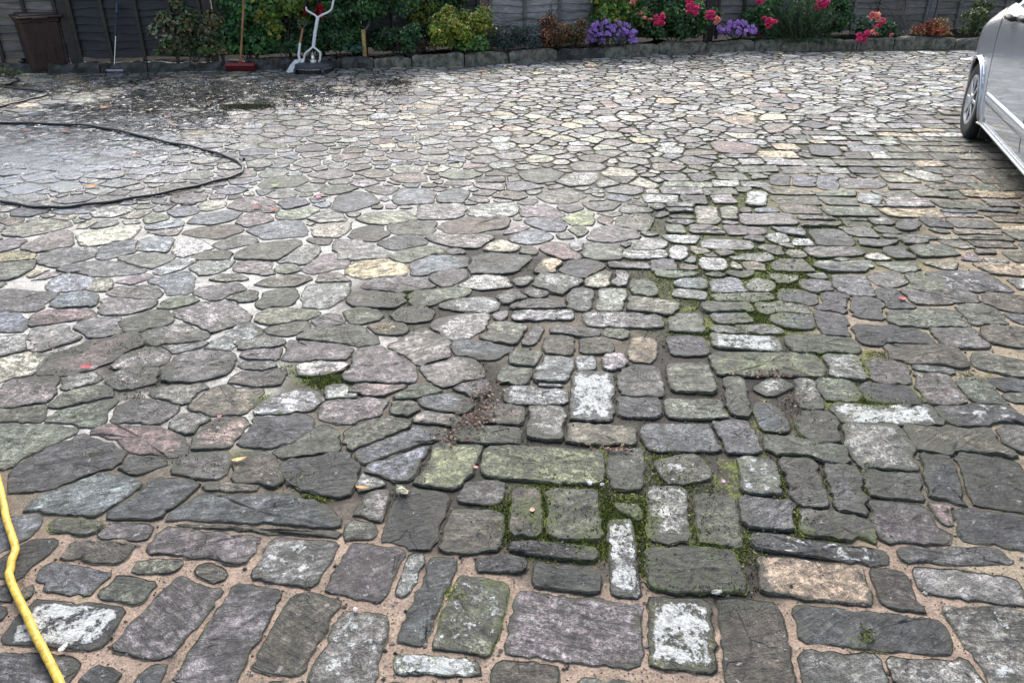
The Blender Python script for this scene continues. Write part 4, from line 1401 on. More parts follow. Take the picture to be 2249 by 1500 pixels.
def build_puddle():
    out = np.array([G(a, b) for a, b in ((-320, 266), (60, 262), (190, 246), (290, 218), (430, 200), (600, 215), (640, 240), (560, 270), (470, 300), (455, 335), (440, 362), (350, 384), (210, 402), (60, 408), (-320, 425))])
    xs, ys = np.arange(out[:, 0].min(), out[:, 0].max(), .04), np.arange(out[:, 1].min(), out[:, 1].max(), .04)
    X, Y = np.meshgrid(xs, ys)
    D = np.full(X.shape, 9.0)
    for a, b in zip(out, np.roll(out, -1, 0)):
        d = b - a
        t = np.clip(((X - a[0]) * d[0] + (Y - a[1]) * d[1]) / (d @ d), 0, 1)
        D = np.minimum(D, np.hypot(X - a[0] - d[0] * t, Y - a[1] - d[1] * t))
    D[~inside(out, X, Y)] *= -1
    wv = (np.sin(X * 2.3 + Y * 1.7) + np.sin(X * 5.1 - Y * 3.3 + 1) * .7 + np.sin(X * 9.7 + Y * 8.1) * .5 + np.sin(X * 17 - Y * 13) * .3) / 2.5
    Z = -.006 + .0102 * np.clip(D / .6, 0, 1) ** .7 + .0046 * wv + .0016 * np.sin(X * 26 + 3 * np.sin(Y * 9)) * np.sin(Y * 33)
    ok = D > -.02
    idx = -np.ones(X.shape, int)
    idx[ok] = np.arange(ok.sum())
    F = []
    for i in range(X.shape[0] - 1):
        for j in range(X.shape[1] - 1):
            q = (idx[i, j], idx[i, j + 1], idx[i + 1, j + 1], idx[i + 1, j])
            if min(q) >= 0: F.append(q)
    me = bpy.data.meshes.new("puddle")
    me.from_pydata(np.stack([X[ok], Y[ok], Z[ok]], 1).tolist(), [], [tuple(int(v) for v in q) for q in F])
    me.materials.append(M["water"])
    me.polygons.foreach_set("use_smooth", [True] * len(F))
    o = bpy.data.objects.new("puddle", me)
    COL.objects.link(o)
    tag(o, "shallow sheet of water lying over the paving inside the black hose loop", None, None, "structure")


build_puddle()
# ---------------------------------------------------------------- raised bed, edging and fence
POSTS = [-9.2, -7.4, -5.6, -3.85, -2.1, -.40, 1.22, 3.0, 4.85, 6.75, 8.6, 10.3]
FPY = [10.66, 10.70, 10.74, 10.86, 11.55, 12.08, 12.49, 12.93, 13.40, 13.87, 14.33, 14.76]


def fence_y(x):
    return float(np.interp(x, POSTS, FPY))


# soil
s = MB()
xs = np.linspace(-9.4, 9.7, 90)
for i in range(len(xs) - 1):
    pass
vs, fs = [], []
for x in xs:
    y0, y1 = float(kerb_y(x)) + .08, fence_y(x) + 1.2
    for k in range(9):
        t = k / 8
        vs.append(Vector((x, y0 + (y1 - y0) * t, .105 + .03 * math.sin(x * 7 + k) * math.sin(k * 2.1 + x * 3) + .02 * t)))
for i in range(len(xs) - 1):
    for k in range(8): fs.append((i * 9 + k, i * 9 + 9 + k, i * 9 + 10 + k, i * 9 + k + 1))
s.add(vs, fs)
tag(s.build("soil", M["soil"], smooth=True), "dark damp soil of the raised flower bed", None, None, "structure")

edging = empty("bed_edging", (KERB[3][0], KERB[3][1], 0), 0, "low stone edging that holds the flower bed back from the paving", "edging")
joints_px = [-160, -30, 105, 222, 327, 430, 540, 640, 740, 822, 905, 1020, 1117, 1222, 1325, 1445, 1550, 1655, 1800, 1880, 1960, 2095, 2200, 2330]
kpx = [p[0] for p in KERB_PX]
kpy = [p[1] for p in KERB_PX]


def kerb_pt(px):
    py = np.interp(px, kpx, kpy)
    if px > 2140: py = 107 - (px - 2140) * .01
    x, y = G(px, py)
    return Vector((x, y, 0))


for a, b in zip(joints_px[:-1], joints_px[1:]):
    A, B = kerb_pt(a), kerb_pt(b)
    d = B - A
    L = d.length
    m = MB()
    n = 14
    h = R.uniform(.135, .175) if b > 1000 else R.uniform(.115, .145)
    ths = .10
    u = d.normalized()
    nv = Vector((-u.y, u.x, 0))
    vs, fs = [], []
    prof = [(0, -.05), (0, h * .5), (.004, h * .9), (.018, h), (ths - .015, h), (ths, h * .9), (ths, -.05)]
    ph = R.uniform(0, 9)
    for i in range(n + 1):
        t = i / n
        gap = .007
        base = A + u * (gap + (L - 2 * gap) * t)
        for k, (o, z) in enumerate(prof):
            wv = .010 * math.sin(t * 11 + ph + k * .6) + R.uniform(-.008, .008)
            zz = z + (.011 * math.sin(t * 6 + ph * 2) + R.uniform(-.006, .006) - .02 * (max(0, abs(t - .5) - .42) / .08) ** 2 if z > 0 else 0)
            vs.append(base + nv * (o + wv - .02) + Vector((0, 0, zz)))
    K = len(prof)
    for i in range(n):
        for k in range(K - 1): fs.append((i * K + k, i * K + K + k, i * K + K + k + 1, i * K + k + 1))
    fs += [tuple(range(K - 1, -1, -1)), tuple(range(n * K, n * K + K))]
    m.add([p - edging.location for p in vs], fs)
    o = m.build("edging_block", M["edging"] if b > 860 and not (1230 < b < 1330) else M["edging_wet"], edging, smooth=False)

# fence
PMAT = ["post_dark", "post_dark", "post_dark", "post_dark", "post_dark", "post_brown", "post_dark", "post_dark", "post_grey", "post_grey", "post_grey", "post_grey"]
fence = empty("timber_fence", (POSTS[5], fence_y(POSTS[5]), .1), 0, "tall overlapping timber board fence along the back of the flower bed", "fence")
FH = 1.02
for x, mt in zip(POSTS, PMAT):
    uF = Vector((1, .2, 0)).normalized()
    nF = Vector((uF.y, -uF.x, 0))
    m = MB()
    lean = R.uniform(-.02, .02)
    vs = []
    w = .05
    for z in (-.15, FH + .03):
        for a, b in ((-w, -w), (w, -w), (w, w), (-w, w)):
            vs.append(Vector((x, fence_y(x), z + .1)) + uF * (a + lean * z) - nF * b - fence.location)
    m.add(vs, [(3, 2, 1, 0), (4, 5, 6, 7), (0, 1, 5, 4), (1, 2, 6, 5), (2, 3, 7, 6), (3, 0, 4, 7)])
    o = m.build("fence_post", M[mt], fence)
    if mt == "post_brown": o["label"] = "reddish brown timber post"
PANM = ["board_slate", "board_slate", "board_dark", "board_dark", "board_dark", "board_grey", "board_mid", "board_mid", "board_slate", "board_slate", "board_slate"]
for i, mt in enumerate(PANM):
    x0, x1 = POSTS[i] + .055, POSTS[i + 1] - .055
    A = Vector((x0, fence_y(x0), 0))
    uF = (Vector((x1, fence_y(x1), 0)) - A)
    L = uF.length
    uF.normalize()
    nF = Vector((uF.y, -uF.x, 0))      # towards the yard
    FANG = math.atan2(uF.y, uF.x)
    m = MB()
    z = .16
    bh = .098
    while z < FH:
        hh = bh + R.uniform(-.010, .010)
        n = 22
        vs, fs = [], []
        ph = R.uniform(0, 9)
        brk = R.uniform(.2, .8) if R.random() < .35 else None
        for k in range(n + 1):
            t = k / n
            wav = .012 * math.sin(t * 9 + ph) + .006 * math.sin(t * 23 + ph * 3) + R.uniform(-.002, .002)
            tw = .004 * math.sin(t * 5 + ph)
            base = A + uF * (L * t)
            lo, hi = z + wav, z + hh + .03
            for off, zz in ((.020 + tw, lo), (.038 + tw, lo + .004), (.008 + tw, hi), (.000, hi)):
                vs.append(base + nF * off + Vector((0, 0, zz)) - fence.location)
        for k in range(n):
            for q in range(4):
                q2 = (q + 1) % 4
                fs.append((k * 4 + q, k * 4 + q2, k * 4 + 4 + q2, k * 4 + 4 + q))
        fs += [(3, 2, 1, 0), (n * 4, n * 4 + 1, n * 4 + 2, n * 4 + 3)]
        m.add(vs, fs)
        z += hh
    pn = m.build("fence_panel", M[mt], fence)
    pn["label"] = {"board_dark": "wet blackish fence panel", "board_grey": "pale weathered grey fence panel"}.get(mt, "grey weathered fence panel")
    nb = 5 if i != 5 else 4
    for k in range(nb):
        t = (k + .02) / (nb - 1) if nb > 1 else .5
        t = min(max(t, .02), .98)
        b = MB()
        c = A + uF * (L * t) + nF * .052 + Vector((0, 0, .1 + FH / 2)) - fence.location
        b.box(c, (.045, .03, FH - .02), rot=Matrix.Rotation(FANG, 3, 'Z') @ Matrix.Rotation(R.uniform(-.012, .012), 3, 'Y'), bev=.004)
        b.build("batten", M[{"board_dark": "post_dark", "board_grey": "post_grey"}.get(mt, "post_grey" if i > 7 else "post_dark")], pn)

# ---------------------------------------------------------------- plants


def leaf_quad(mb, c, nrm, up, L, W, col, fold=.25):
    side = nrm.cross(up)
    if side.length < 1e-4: side = nrm.orthogonal()
    side.normalize()
    up = side.cross(nrm).normalized()
    a, b = c - up * (L * .5), c + up * (L * .5)
    l, r = c - side * (W * .5) + nrm * (fold * W), c + side * (W * .5) + nrm * (fold * W)
    tip = b - nrm * (L * .12)
    k = R.uniform(.75, 1.25)
    mb.add([a, r, tip, l], [(0, 1, 2), (0, 2, 3)], col=(min(1, col[0] * k), min(1, col[1] * k), min(1, col[2] * k), 1))


def rnd_dir():
    while True:
        v = Vector((R.uniform(-1, 1), R.uniform(-1, 1), R.uniform(-1, 1)))
        if .05 < v.length < 1: return v.normalized()


def pickc(pal):
    return pal[R.randrange(len(pal))]


def foliage(mb, c, rad, n, L, W, pal, clumps=14, drop=.0, clump_r=.42, shade=None):
    """clumps spread through the volume; leaves on each clump's shell with gaps between"""
    c = Vector(c)
    for _ in range(clumps):
        while True:
            d = Vector((R.uniform(-1, 1), R.uniform(-1, 1), R.uniform(-1, 1)))
            if abs(d.x) ** 2.5 + abs(d.y) ** 2.5 + abs(d.z) ** 2.5 <= 1: break
        d = d * R.uniform(.75, 1.0)
        cc = c + Vector((d.x * rad[0], d.y * rad[1], d.z * rad[2]))
        cr = min(max(min(rad), .2), .3) * R.uniform(.7, 1.25) * clump_r + .03
        k = R.uniform(.65, 1.3)
        pp = [pickc(pal) for _ in range(3)] + [pal[0]]
        for _ in range(max(3, int(1.35 * n) // clumps)):
            v = rnd_dir()
            if v.z < -.35 and R.random() < .7: v.z = -v.z
            p = cc + v * cr * R.uniform(.55, 1.1)
            if p.z < .10: continue
            nn = (v + Vector((0, -.25, .6)) + rnd_dir() * .55).normalized()
            u = (rnd_dir() + Vector((0, 0, -drop))).normalized()
            col = pickc(pp)
            s = R.uniform(.95, 1.6)
            leaf_quad(mb, p, nn, u, L * s, W * s, (col[0] * k, col[1] * k, col[2] * k))


def stems(mb, base, tops, r=.007, n=5, wob=.03):
    for t in tops:
        b = Vector(base) + Vector((R.uniform(-.04, .04), R.uniform(-.04, .04), 0))
        mid = b.lerp(Vector(t), .5) + Vector((R.uniform(-wob, wob), R.uniform(-wob, wob), .02))
        mb.tube(smooth_pts([b, mid, Vector(t)], 4), [r * (1 - .6 * i / 8) for i in range(9)], n)


def pbox(x0, y0, x1, y1, Y):
    a, b = V(x0, y1, Y), V(x1, y0, Y)
    c = (a + b) / 2
    return c, abs(b.x - a.x) / 2, abs(b.z - a.z) / 2


def bush(name, label, cat, box, Y, pal, n, L=.045, W=.028, depth=None, clumps=14, group=None, ns=6, drop=0.0, clump_r=.42, extra=None, stemmat="bark"):
    c, rx, rz = pbox(*box, Y)
    root = empty(name, (c.x, Y, .1), 0, label, cat, group)
    o = root.location
    m = MB()
    foliage(m, Vector((0, 0, c.z)) - Vector((0, 0, o.z)), (rx, depth or min(rx, .3), rz), n, L, W, pal, clumps, drop, clump_r)
    # keep above the soil
    m.build("foliage", M["leaf"], root)
    if ns:
        sm = MB()
        stems(sm, (0, 0, -.02), [(R.uniform(-.8, .8) * rx, R.uniform(-.5, .5) * (depth or .2), c.z - o.z + R.uniform(-.4, .5) * rz) for _ in range(ns)])
        sm.build("stem", M[stemmat], root)
    return root, c, rx, rz


DG = [(.036, .098, .034), (.054, .138, .048), (.075, .18, .06), (.020, .055, .022), (.11, .23, .085)]
MG = [(.11, .25, .06), (.08, .21, .055), (.18, .31, .085), (.042, .11, .035)]
YG = [(.26, .30, .03), (.36, .36, .05), (.15, .24, .03), (.10, .18, .03), (.42, .40, .10)]
VB = [(.08, .13, .045), (.15, .18, .075), (.24, .21, .11), (.05, .09, .035), (.42, .40, .28), (.17, .11, .055), (.09, .15, .05)]
SG = [(.05, .085, .06), (.08, .12, .09), (.035, .06, .045), (.11, .15, .12)]
RB = [(.16, .06, .03), (.09, .07, .025), (.20, .10, .045), (.06, .075, .025), (.12, .035, .02)]
FG = [(.05, .11, .04), (.075, .16, .055), (.035, .075, .03), (.10, .19, .07)]


def ky(px): return kerb_pt(px).y


bush("shrub", "bushy variegated brown and cream leaved shrub against the dark fence", "shrub", (345, 8, 500, 150), ky(430) + .15, VB, 4600, .055, .036, .09, 46, ns=9)
bush("shrub", "dense dark green shrub right behind the red broom", "shrub", (462, -25, 618, 150), ky(540) + .17, DG[1:] + MG[:2], 5000, .055, .036, .09, 46, ns=8)
bush("shrub", "dark leafy shrub filling the bed behind the surface cleaner", "shrub", (580, -10, 745, 150), ky(660) + .24, DG, 5000, .055, .036, .12, 46, ns=6)
bush("climber", "yellow green climbing plant hanging above the white tools", "climber", (556, -60, 672, 72), ky(610) + .12, YG + MG[:1], 2600, .055, .04, .18, 30, ns=4, drop=.8)
g, c, rx, rz = bush("shrub", "dark green shrub with hanging glossy leaves in front of the pale stake", "shrub", (700, 44, 792, 140), ky(760) + .30, DG, 2400, .055, .034, .2, 26, ns=4)
bush("ground_cover_plant", "small broad leaved green plant at the foot of the stake", "plant", (756, 105, 806, 134), ky(780) + .16, [(.06, .14, .09), (.04, .10, .06)], 140, .06, .04, .1, 6, ns=3)

# small standard tree and its stake
Yt = ky(808) + .26
b0 = V(803, 128, Yt)
tree = empty("small_tree", (b0.x, Yt, .1), 0, "small round headed dark green tree on a thin pale trunk", "tree")
t = MB()
top = V(812, 20, Yt) - tree.location
t.tube(smooth_pts([(0, 0, -.05), (.01, 0, .3), (top.x * .8, 0, top.z * .7), top, top + Vector((0, 0, .35))], 4), [.022 - .0007 * i for i in range(17)], 7)
for a in range(9):
    d = Vector((math.cos(a * .7), math.sin(a * .7) * .6, .5 + .2 * math.sin(a * 2)))
    t.tube([top + Vector((0, 0, .03 * a)), top + d * .2 + Vector((0, 0, .03 * a)), top + d * .42 + Vector((0, 0, .02 * a))], [.009, .006, .003], 5)
t.build("trunk", M["twig"], tree)
cr = MB()
foliage(cr, (top.x - .1, 0, top.z + .22), (.72, .4, .36), 3800, .05, .03, DG + MG[:2], 40, 0, .34)
cr.build("crown", M["leaf"], tree)
m = MB()
st = V(802, 126, Yt - .1)
m.box((0, 0, .15), (.05, .035, .42), rot=Matrix.Rotation(.02, 3, 'Y'), bev=.004)
o = m.build("stake", M["stake"])
o.location = (st.x, Yt - .1, .1)
tag(o, "short pale yellow timber stake beside the small tree", "stake")

bush("ivy", "low dark ivy and ferns in the shaded bed left of the yellow green shrub", "ivy", (822, 64, 930, 142), ky(860) + .3, DG[:4], 2600, .05, .032, .22, 30, ns=5)
bush("perennial", "dry brown stemmed perennial at the edging below the ivy", "plant", (830, 96, 960, 134), ky(895) + .14, [(.05, .03, .025), (.07, .045, .03), (.03, .03, .02)], 500, .05, .012, .1, 14, ns=10)
bush("climber", "loose climber with small yellow leaves on bare twigs against the fence", "climber", (890, -25, 960, 80), fence_y(-1.2) - .14, YG[:3] + DG[1:3], 460, .05, .03, .1, 12, ns=5)
bush("climber", "dark green climber on the fence beside the brown post", "climber", (958, -30, 1030, 40), fence_y(-.8) - .16, DG + YG[2:4], 800, .05, .03, .12, 14, ns=4)
# bare twigs tangled on the fence
m = MB()
base = V(930, 60, fence_y(-1.3) - .12)
for k in range(16):
    p = [Vector((R.uniform(-.1, .1), 0, 0))]
    d = Vector((R.uniform(-.6, .3), R.uniform(-.1, .1), 1)).normalized()
    for q in range(7):
        d = (d + Vector((R.uniform(-.6, .45), R.uniform(-.15, .15), R.uniform(-.4, .35)))).normalized()
        p.append(p[-1] + d * R.uniform(.06, .13))
    m.tube(smooth_pts(p, 3), .0065, 5)
o = m.build("bare_twigs", M["twig"])
o.location = base
tag(o, "tangle of bare brown twigs against the dark fence", "twigs")

bush("shrub", "rounded bright yellow green shrub in front of the brown fence post", "shrub", (940, 26, 1084, 126), ky(1010) + .24, YG + MG[:1], 2900, .042, .027, .26, 30, ns=7)
bush("herb", "fresh green leafy herb at the edging under the yellow green shrub", "plant", (1000, 88, 1088, 122), ky(1040) + .12, [(.07, .20, .035), (.10, .25, .05), (.20, .28, .10)], 520, .045, .036, .12, 14, ns=4)
for lab, bx, pal in (("grey green lavender bush left of the slate fence batten", (1076, 58, 1146, 122), SG), ("silvery grey spiky bush beside the reddish brown shrub", (1118, 66, 1192, 126), [(.10, .125, .12), (.06, .085, .075), (.15, .17, .16)])):
    bush("lavender", lab, "bush", bx, ky((bx[0] + bx[2]) / 2) + .15, pal, 1300, .05, .011, .16, 16, ns=6, drop=-1.2)
bush("shrub", "reddish brown leaved shrub left of the taller purple flowers", "shrub", (1168, 48, 1240, 118), ky(1206) + .16, RB, 2000, .035, .022, .15, 16, ns=5)
bush("shrub", "olive and russet leaved shrub touching the taller purple flowers", "shrub", (1218, 46, 1294, 118), ky(1256) + .18, RB[1:4] + [(.12, .12, .03), (.2, .16, .05)], 1400, .035, .022, .16, 16, ns=5)
# dry stems by the fence
m = MB()
base = V(1208, 62, ky(1208) + .25)
for k in range(7):
    x = R.uniform(-.05, .05)
    m.tube(smooth_pts([(x, 0, -.3), (x + R.uniform(-.06, .06), 0, .05), (x + R.uniform(-.12, .12), 0, R.uniform(.2, .36))], 4), .006, 5)
o = m.build("dry_stems", M["bark"])
o.location = base
tag(o, "thin dry brown stems rising behind the reddish brown shrub", "stems")

# roses
PINK = [(.78, .04, .20), (.65, .02, .13), (.85, .12, .30), (.75, .06, .22)]
SALM = [(.80, .30, .22), (.85, .45, .32), (.75, .15, .17)]


def bloom_mesh(name, pal, r=.036, petals=22):
    mb = MB()
    for k in range(petals):
        v = rnd_dir()
        if v.z < -.3: v.z *= -1
        q = (v + Vector((0, 0, .35))).normalized()
        col = pickc(pal)
        u = v.orthogonal()
        s = R.uniform(.6, 1.0)
        p = v * r * R.uniform(.35, .8)
        leaf_quad(mb, p, q, (v + Vector((0, 0, .4))).normalized() + rnd_dir() * .2, r * 1.2 * s, r * 1.25 * s, col, .35)
    o = mb.build(name, M["petal"])
    COL.objects.unlink(o)
    return o


BL_P = [bloom_mesh("bloom", PINK, .044, 26) for _ in range(3)]
BL_S = [bloom_mesh("bloom", SALM, .040, 22) for _ in range(2)]


def add_child_copy(src, parent, loc, rz=0.0, sc=1.0, name=None):
    c = src.copy()
    if name: c.name = name
    COL.objects.link(c)
    c.parent = parent
    c.location = loc
    c.rotation_euler = (R.uniform(-.4, .5), R.uniform(-.4, .4), rz)
    c.scale = (sc, sc, sc)
    return c


def truss(root, px, py, Y, n, spread, kinds=BL_P, sc=1.0):
    Y -= .30
    c = V(px, py, Y) - root.location
    for k in range(n):
        add_child_copy(kinds[R.randrange(len(kinds))], root, c + Vector((R.uniform(-1, 1) * spread, R.uniform(-.6, .3) * spread, R.uniform(-1, 1) * spread)), R.uniform(0, 6), sc * R.uniform(.75, 1.15))


r1, *_ = bush("rose_bush", "tall rose bush with pale cream buds above the taller purple flowers", "rose bush", (1300, -60, 1430, 80), ky(1365) + .32, MG + YG[:3] + [(.4, .3, .14)], 4200, .055, .036, .25, 44, ns=7)
truss(r1, 1392, 4, ky(1365) + .2, 4, .05, BL_S)
truss(r1, 1410, 34, ky(1365) + .15, 3, .04, BL_S, .8)
r2, *_ = bush("rose_bush", "wide rose bush with pink clusters between the two purple clumps", "rose bush", (1395, -10, 1582, 114), ky(1490) + .22, DG + MG + FG, 5200, .052, .034, .26, 50, ns=9)
Yr = ky(1490)
truss(r2, 1448, 46, Yr + .02, 9, .058)
truss(r2, 1521, 24, Yr + .06, 8, .06)
truss(r2, 1516, 2, Yr + .15, 4, .05)
truss(r2, 1560, 36, Yr + .05, 7, .052)
truss(r2, 1573, 46, Yr + .04, 4, .036, BL_S)
truss(r2, 1428, 42, Yr + .1, 2, .03, BL_S, .7)
r3, *_ = bush("rose_bush", "rose bush with deep pink clusters left of the feathery green bush", "rose bush", (1625, -10, 1735, 104), ky(1680) + .3, DG[1:] + MG, 3000, .045, .028, .2, 18, ns=5)
truss(r3, 1668, 3, ky(1680) + .15, 5, .05)
truss(r3, 1692, 52, ky(1680) + .02, 6, .05)
truss(r3, 1678, 43, ky(1680) + .06, 1, .01, BL_P, .8)
r4, *_ = bush("rose_bush", "rose bush topped with bright pink clusters behind the feathery green bush", "rose bush", (1765, -40, 1890, 104), ky(1820) + .40, DG + MG, 3600, .045, .03, .2, 22, ns=6)
truss(r4, 1802, 6, ky(1820) + .2, 7, .06)
truss(r4, 1818, 6, ky(1820) + .2, 5, .05)
truss(r4, 1796, 18, ky(1820) + .2, 2, .03)
r5, *_ = bush("rose_bush", "small rose bush whose pink flowers hang over the stone edging", "rose bush", (1850, 46, 1975, 100), ky(1915) + .16, DG[1:] + [(.06, .12, .09)], 700, .045, .03, .14, 14, ns=6)
Yq = ky(1915)
truss(r5, 1892, 84, Yq - .02, 9, .05)
truss(r5, 1903, 75, Yq + .02, 3, .03)
truss(r5, 1922, 40, Yq + .1, 5, .05, BL_S)
truss(r5, 1933, 52, Yq + .1, 6, .05, BL_P + BL_S)
truss(r5, 1918, 70, Yq + .02, 5, .05, BL_S, .8)
truss(r5, 1956, 80, Yq + .06, 2, .02, BL_S, .8)
r6, *_ = bush("rose_bush", "red flowering rose behind the white handle of the surface cleaner", "rose bush", (655, -10, 720, 70), ky(690) + .3, DG, 900, .045, .028, .16, 12, ns=4)
RED = [bloom_mesh("bloom", [(.42, .012, .03), (.55, .02, .05)], .04, 22)]
truss(r6, 662, 24, ky(690) + .36, 3, .05, RED)
truss(r6, 700, 20, ky(690) + .36, 5, .06, RED)
truss(r6, 703, 36, ky(690) + .36, 2, .04, RED)

# asters


def aster_mesh():
    mb = MB()
    for k in range(12):
        a = k * PI / 6 + R.uniform(-.1, .1)
        d = Vector((math.cos(a), math.sin(a), .12))
        s = Vector((-math.sin(a), math.cos(a), 0))
        col = pickc([(.34, .15, .62), (.42, .22, .72), (.28, .10, .52), (.50, .30, .75)])
        mb.add([d * .006, d * .022 + s * .009, d * .036, d * .022 - s * .009], [(0, 1, 2, 3)], col=col + (1,))
    mb.lathe([(.002, .0), (.009, .003), (.008, .008), (.002, .011)], n=8, col=(.45, .30, .06, 1))
    o = mb.build("flower", M["petal"])
    COL.objects.unlink(o)
    return o


AST = [aster_mesh() for _ in range(3)]


def asters(label, box, n, fbox):
    Y = ky((box[0] + box[2]) / 2) + .14
    root, c, rx, rz = bush("aster", label, "flowers", box, Y, DG, 700, .035, .012, .16, 14, ns=14)
    for k in range(n):
        px, py = R.uniform(fbox[0], fbox[2]), R.uniform(fbox[1], fbox[3])
        mid = (fbox[0] + fbox[2]) / 2
        dome = 1 - ((px - mid) / (fbox[2] - fbox[0]) * 2) ** 2
        py = fbox[3] - (fbox[3] - py) * (.45 + .55 * dome)
        p = V(px, py, Y - .16 + R.uniform(-.05, .12)) - root.location
        f = add_child_copy(AST[R.randrange(3)], root, p, R.uniform(0, 6), R.uniform(.8, 1.15))
        f.rotation_euler = (R.uniform(.5, 1.5), R.uniform(-.6, .6), R.uniform(0, 1))


asters("wide clump of purple asters under the cream budded rose bush", (1284, 62, 1396, 112), 95, (1284, 44, 1398, 92))
asters("smaller purple aster clump right of the pink rose bush", (1574, 62, 1662, 106), 62, (1576, 46, 1660, 74))
bush("perennial", "dark maroon leaved plant at the edging below the smaller purple clump", "plant", (1640, 76, 1690, 116), ky(1665) + .06, [(.06, .02, .02), (.09, .03, .025), (.03, .035, .02)], 450, .04, .02, .1, 10, ns=6)


# big feathery bush: fans of thin shoots
def feathery():
    Y = ky(1750) + .12
    c0 = V(1748, 100, Y)
    root = empty("rosemary_bush", (c0.x, Y, .1), 0, "large feathery dark green bush overhanging the stone edging", "bush")
    m, sm = MB(), MB()
    for k in range(460):
        a = R.uniform(-1.25, 1.25)
        ya = R.uniform(-.75, .7)
        d = Vector((math.sin(a) * .95, ya * .7, math.cos(a) * .95)).normalized()
        Ls = R.uniform(.40, .74) * (1 - .15 * abs(a))
        p0 = Vector((R.uniform(-.22, .22), R.uniform(-.12, .1), 0))
        pts = []
        p = p0.copy()
        for q in range(7):
            pts.append(p.copy())
            d = (d + Vector((R.uniform(-.12, .12), R.uniform(-.1, .1), .03 if a * a < 1 else -.10))).normalized()
            p = p + d * (Ls / 6)
        if k % 3 == 0: sm.tube(pts, [.005 - .0005 * q for q in range(7)], 4)
        kk = R.uniform(.6, 1.35)
        pal = [FG[R.randrange(4)], FG[R.randrange(4)], (.06, .11, .06)]
        for q in range(1, 7):
            for _ in range(5):
                t = R.random()
                pp = pts[q - 1].lerp(pts[q], t)
                dd = ((pts[q] - pts[q - 1]).normalized() + rnd_dir() * .8).normalized()
                cc = pickc(pal)
                leaf_quad(m, pp + dd * .02, (rnd_dir() + Vector((0, -.5, .5))).normalized(), dd, R.uniform(.04, .065), .009, (cc[0] * kk, cc[1] * kk, cc[2] * kk), .1)
    m.build("foliage", M["leaf"], root)
    sm.build("stem", M["bark"], root)


feathery()
bush("sedum", "low sedum with yellow green and rust red leaves spilling on the edging", "plant", (1994, 52, 2096, 98), ky(2045) + .13, [(.30, .06, .03), (.22, .04, .03), (.25, .22, .05), (.12, .13, .03), (.35, .10, .06)], 1300, .035, .024, .14, 22, ns=5)
bush("perennial", "small rust coloured tuft hanging down the face of the edging", "plant", (2030, 86, 2054, 106), ky(2042) - .02, [(.25, .05, .04), (.3, .09, .05)], 90, .035, .02, .04, 5, ns=2)
bush("shrub", "pale green shrub by the fence half hidden behind the silver car", "shrub", (2090, 10, 2200, 104), ky(2150) + .3, [(.10, .15, .05), (.06, .10, .04), (.17, .20, .07), (.05, .075, .035)], 1400, .045, .028, .22, 18, ns=7)
bush("shrub", "green shrub in the bed far beyond the silver car", "shrub", (2210, 10, 2400, 96), ky(2200) + .5, MG + DG, 2000, .05, .03, .25, 20, ns=6)
bush("shrub", "dark shrub at the end of the bed beyond the frame of the left fence", "shrub", (1010, 92, 1012, 94), ky(1010) + .4, DG, 12, .04, .03, .1, 2, ns=0) if False else None
# leafless climber stems on the right panels
m = MB()
base = V(1975, 84, fence_y(5.9) - .12)
for k in range(9):
    p = [Vector((R.uniform(-.12, .16), 0, 0))]
    d = Vector((R.uniform(-.5, .4), 0, 1)).normalized()
    for q in range(8):
        d = (d + Vector((R.uniform(-.35, .3), R.uniform(-.08, .08), R.uniform(-.2, .25)))).normalized()
        p.append(p[-1] + d * R.uniform(.09, .15))
    m.tube(smooth_pts(p, 3), [.012 - .0004 * i for i in range(25)], 5)
o = m.build("bare_climber", M["twig"])
o.location = base
tag(o, "pale leafless climber stems on the grey fence above the small rose", "climber")
m = MB()
for k in range(26):
    a = R.uniform(-.9, .9)
    m.tube([(R.uniform(-.06, .06), R.uniform(-.05, .05), 0), (math.sin(a) * .06, R.uniform(-.05, .05), .06), (math.sin(a) * .11, R.uniform(-.06, .06), .10)], [.006, .004, .001], 4)
o = m.build("tufted_plant", M["twig"])
p = V(1982, 88, ky(1982) + .14)
o.location = (p.x, p.y, .12)
tag(o, "little grey tufted plant between the small rose and the rust red sedum", "plant")
m = MB()
foliage(m, (0, 0, .05), (.17, .1, .05), 260, .045, .03, [(.07, .09, .03), (.12, .13, .05), (.05, .06, .025)], 8)
for v in m.v: v.z = max(v.z, .005)
o = m.build("weed_clump", M["leaf"])
p = G(8, 187)
o.location = (p[0], p[1], .01)
tag(o, "small olive green weed clump beside the thin black cable", "weed")
# ---------------------------------------------------------------- tools and hoses
# wheelie bin
bx, by = G(84, 165)
binr = empty("wheelie_bin", (bx - .02, by + .30, 0), math.radians(38), "dark brown wheelie bin with a reddish side standing against the left fence", "bin")
H = .70
m = MB()
w0, w1 = .205, .240
d0, d1 = .225, .275
lv = []
for z, w, d in ((.035, w0, d0), (.06, w0 + .006, d0 + .006), (H * .86, w1 - .012, d1 - .012), (H * .87, w1, d1), (H * .93, w1 + .004, d1 + .004)):
    k = .035
    lv.append([Vector(p + (z,)) for p in ((-w + k, -d), (w - k, -d), (w, -d + k), (w, d - k), (w - k, d), (-w + k, d), (-w, d - k), (-w, -d + k))])
vs = [p for l in lv for p in l]
fs = [(i * 8 + j, i * 8 + (j + 1) % 8, i * 8 + 8 + (j + 1) % 8, i * 8 + 8 + j) for i in range(4) for j in range(8)] + [tuple(range(7, -1, -1)), tuple(range(32, 40))]
m.add(vs, fs)
for x in (-.11, 0, .11): m.box((x, -d0 - .028, .36), (.012, .02, .42), rot=Matrix.Rotation(-.105, 3, 'X'), bev=.004)
m.build("body", M["bin"], binr)
m = MB()
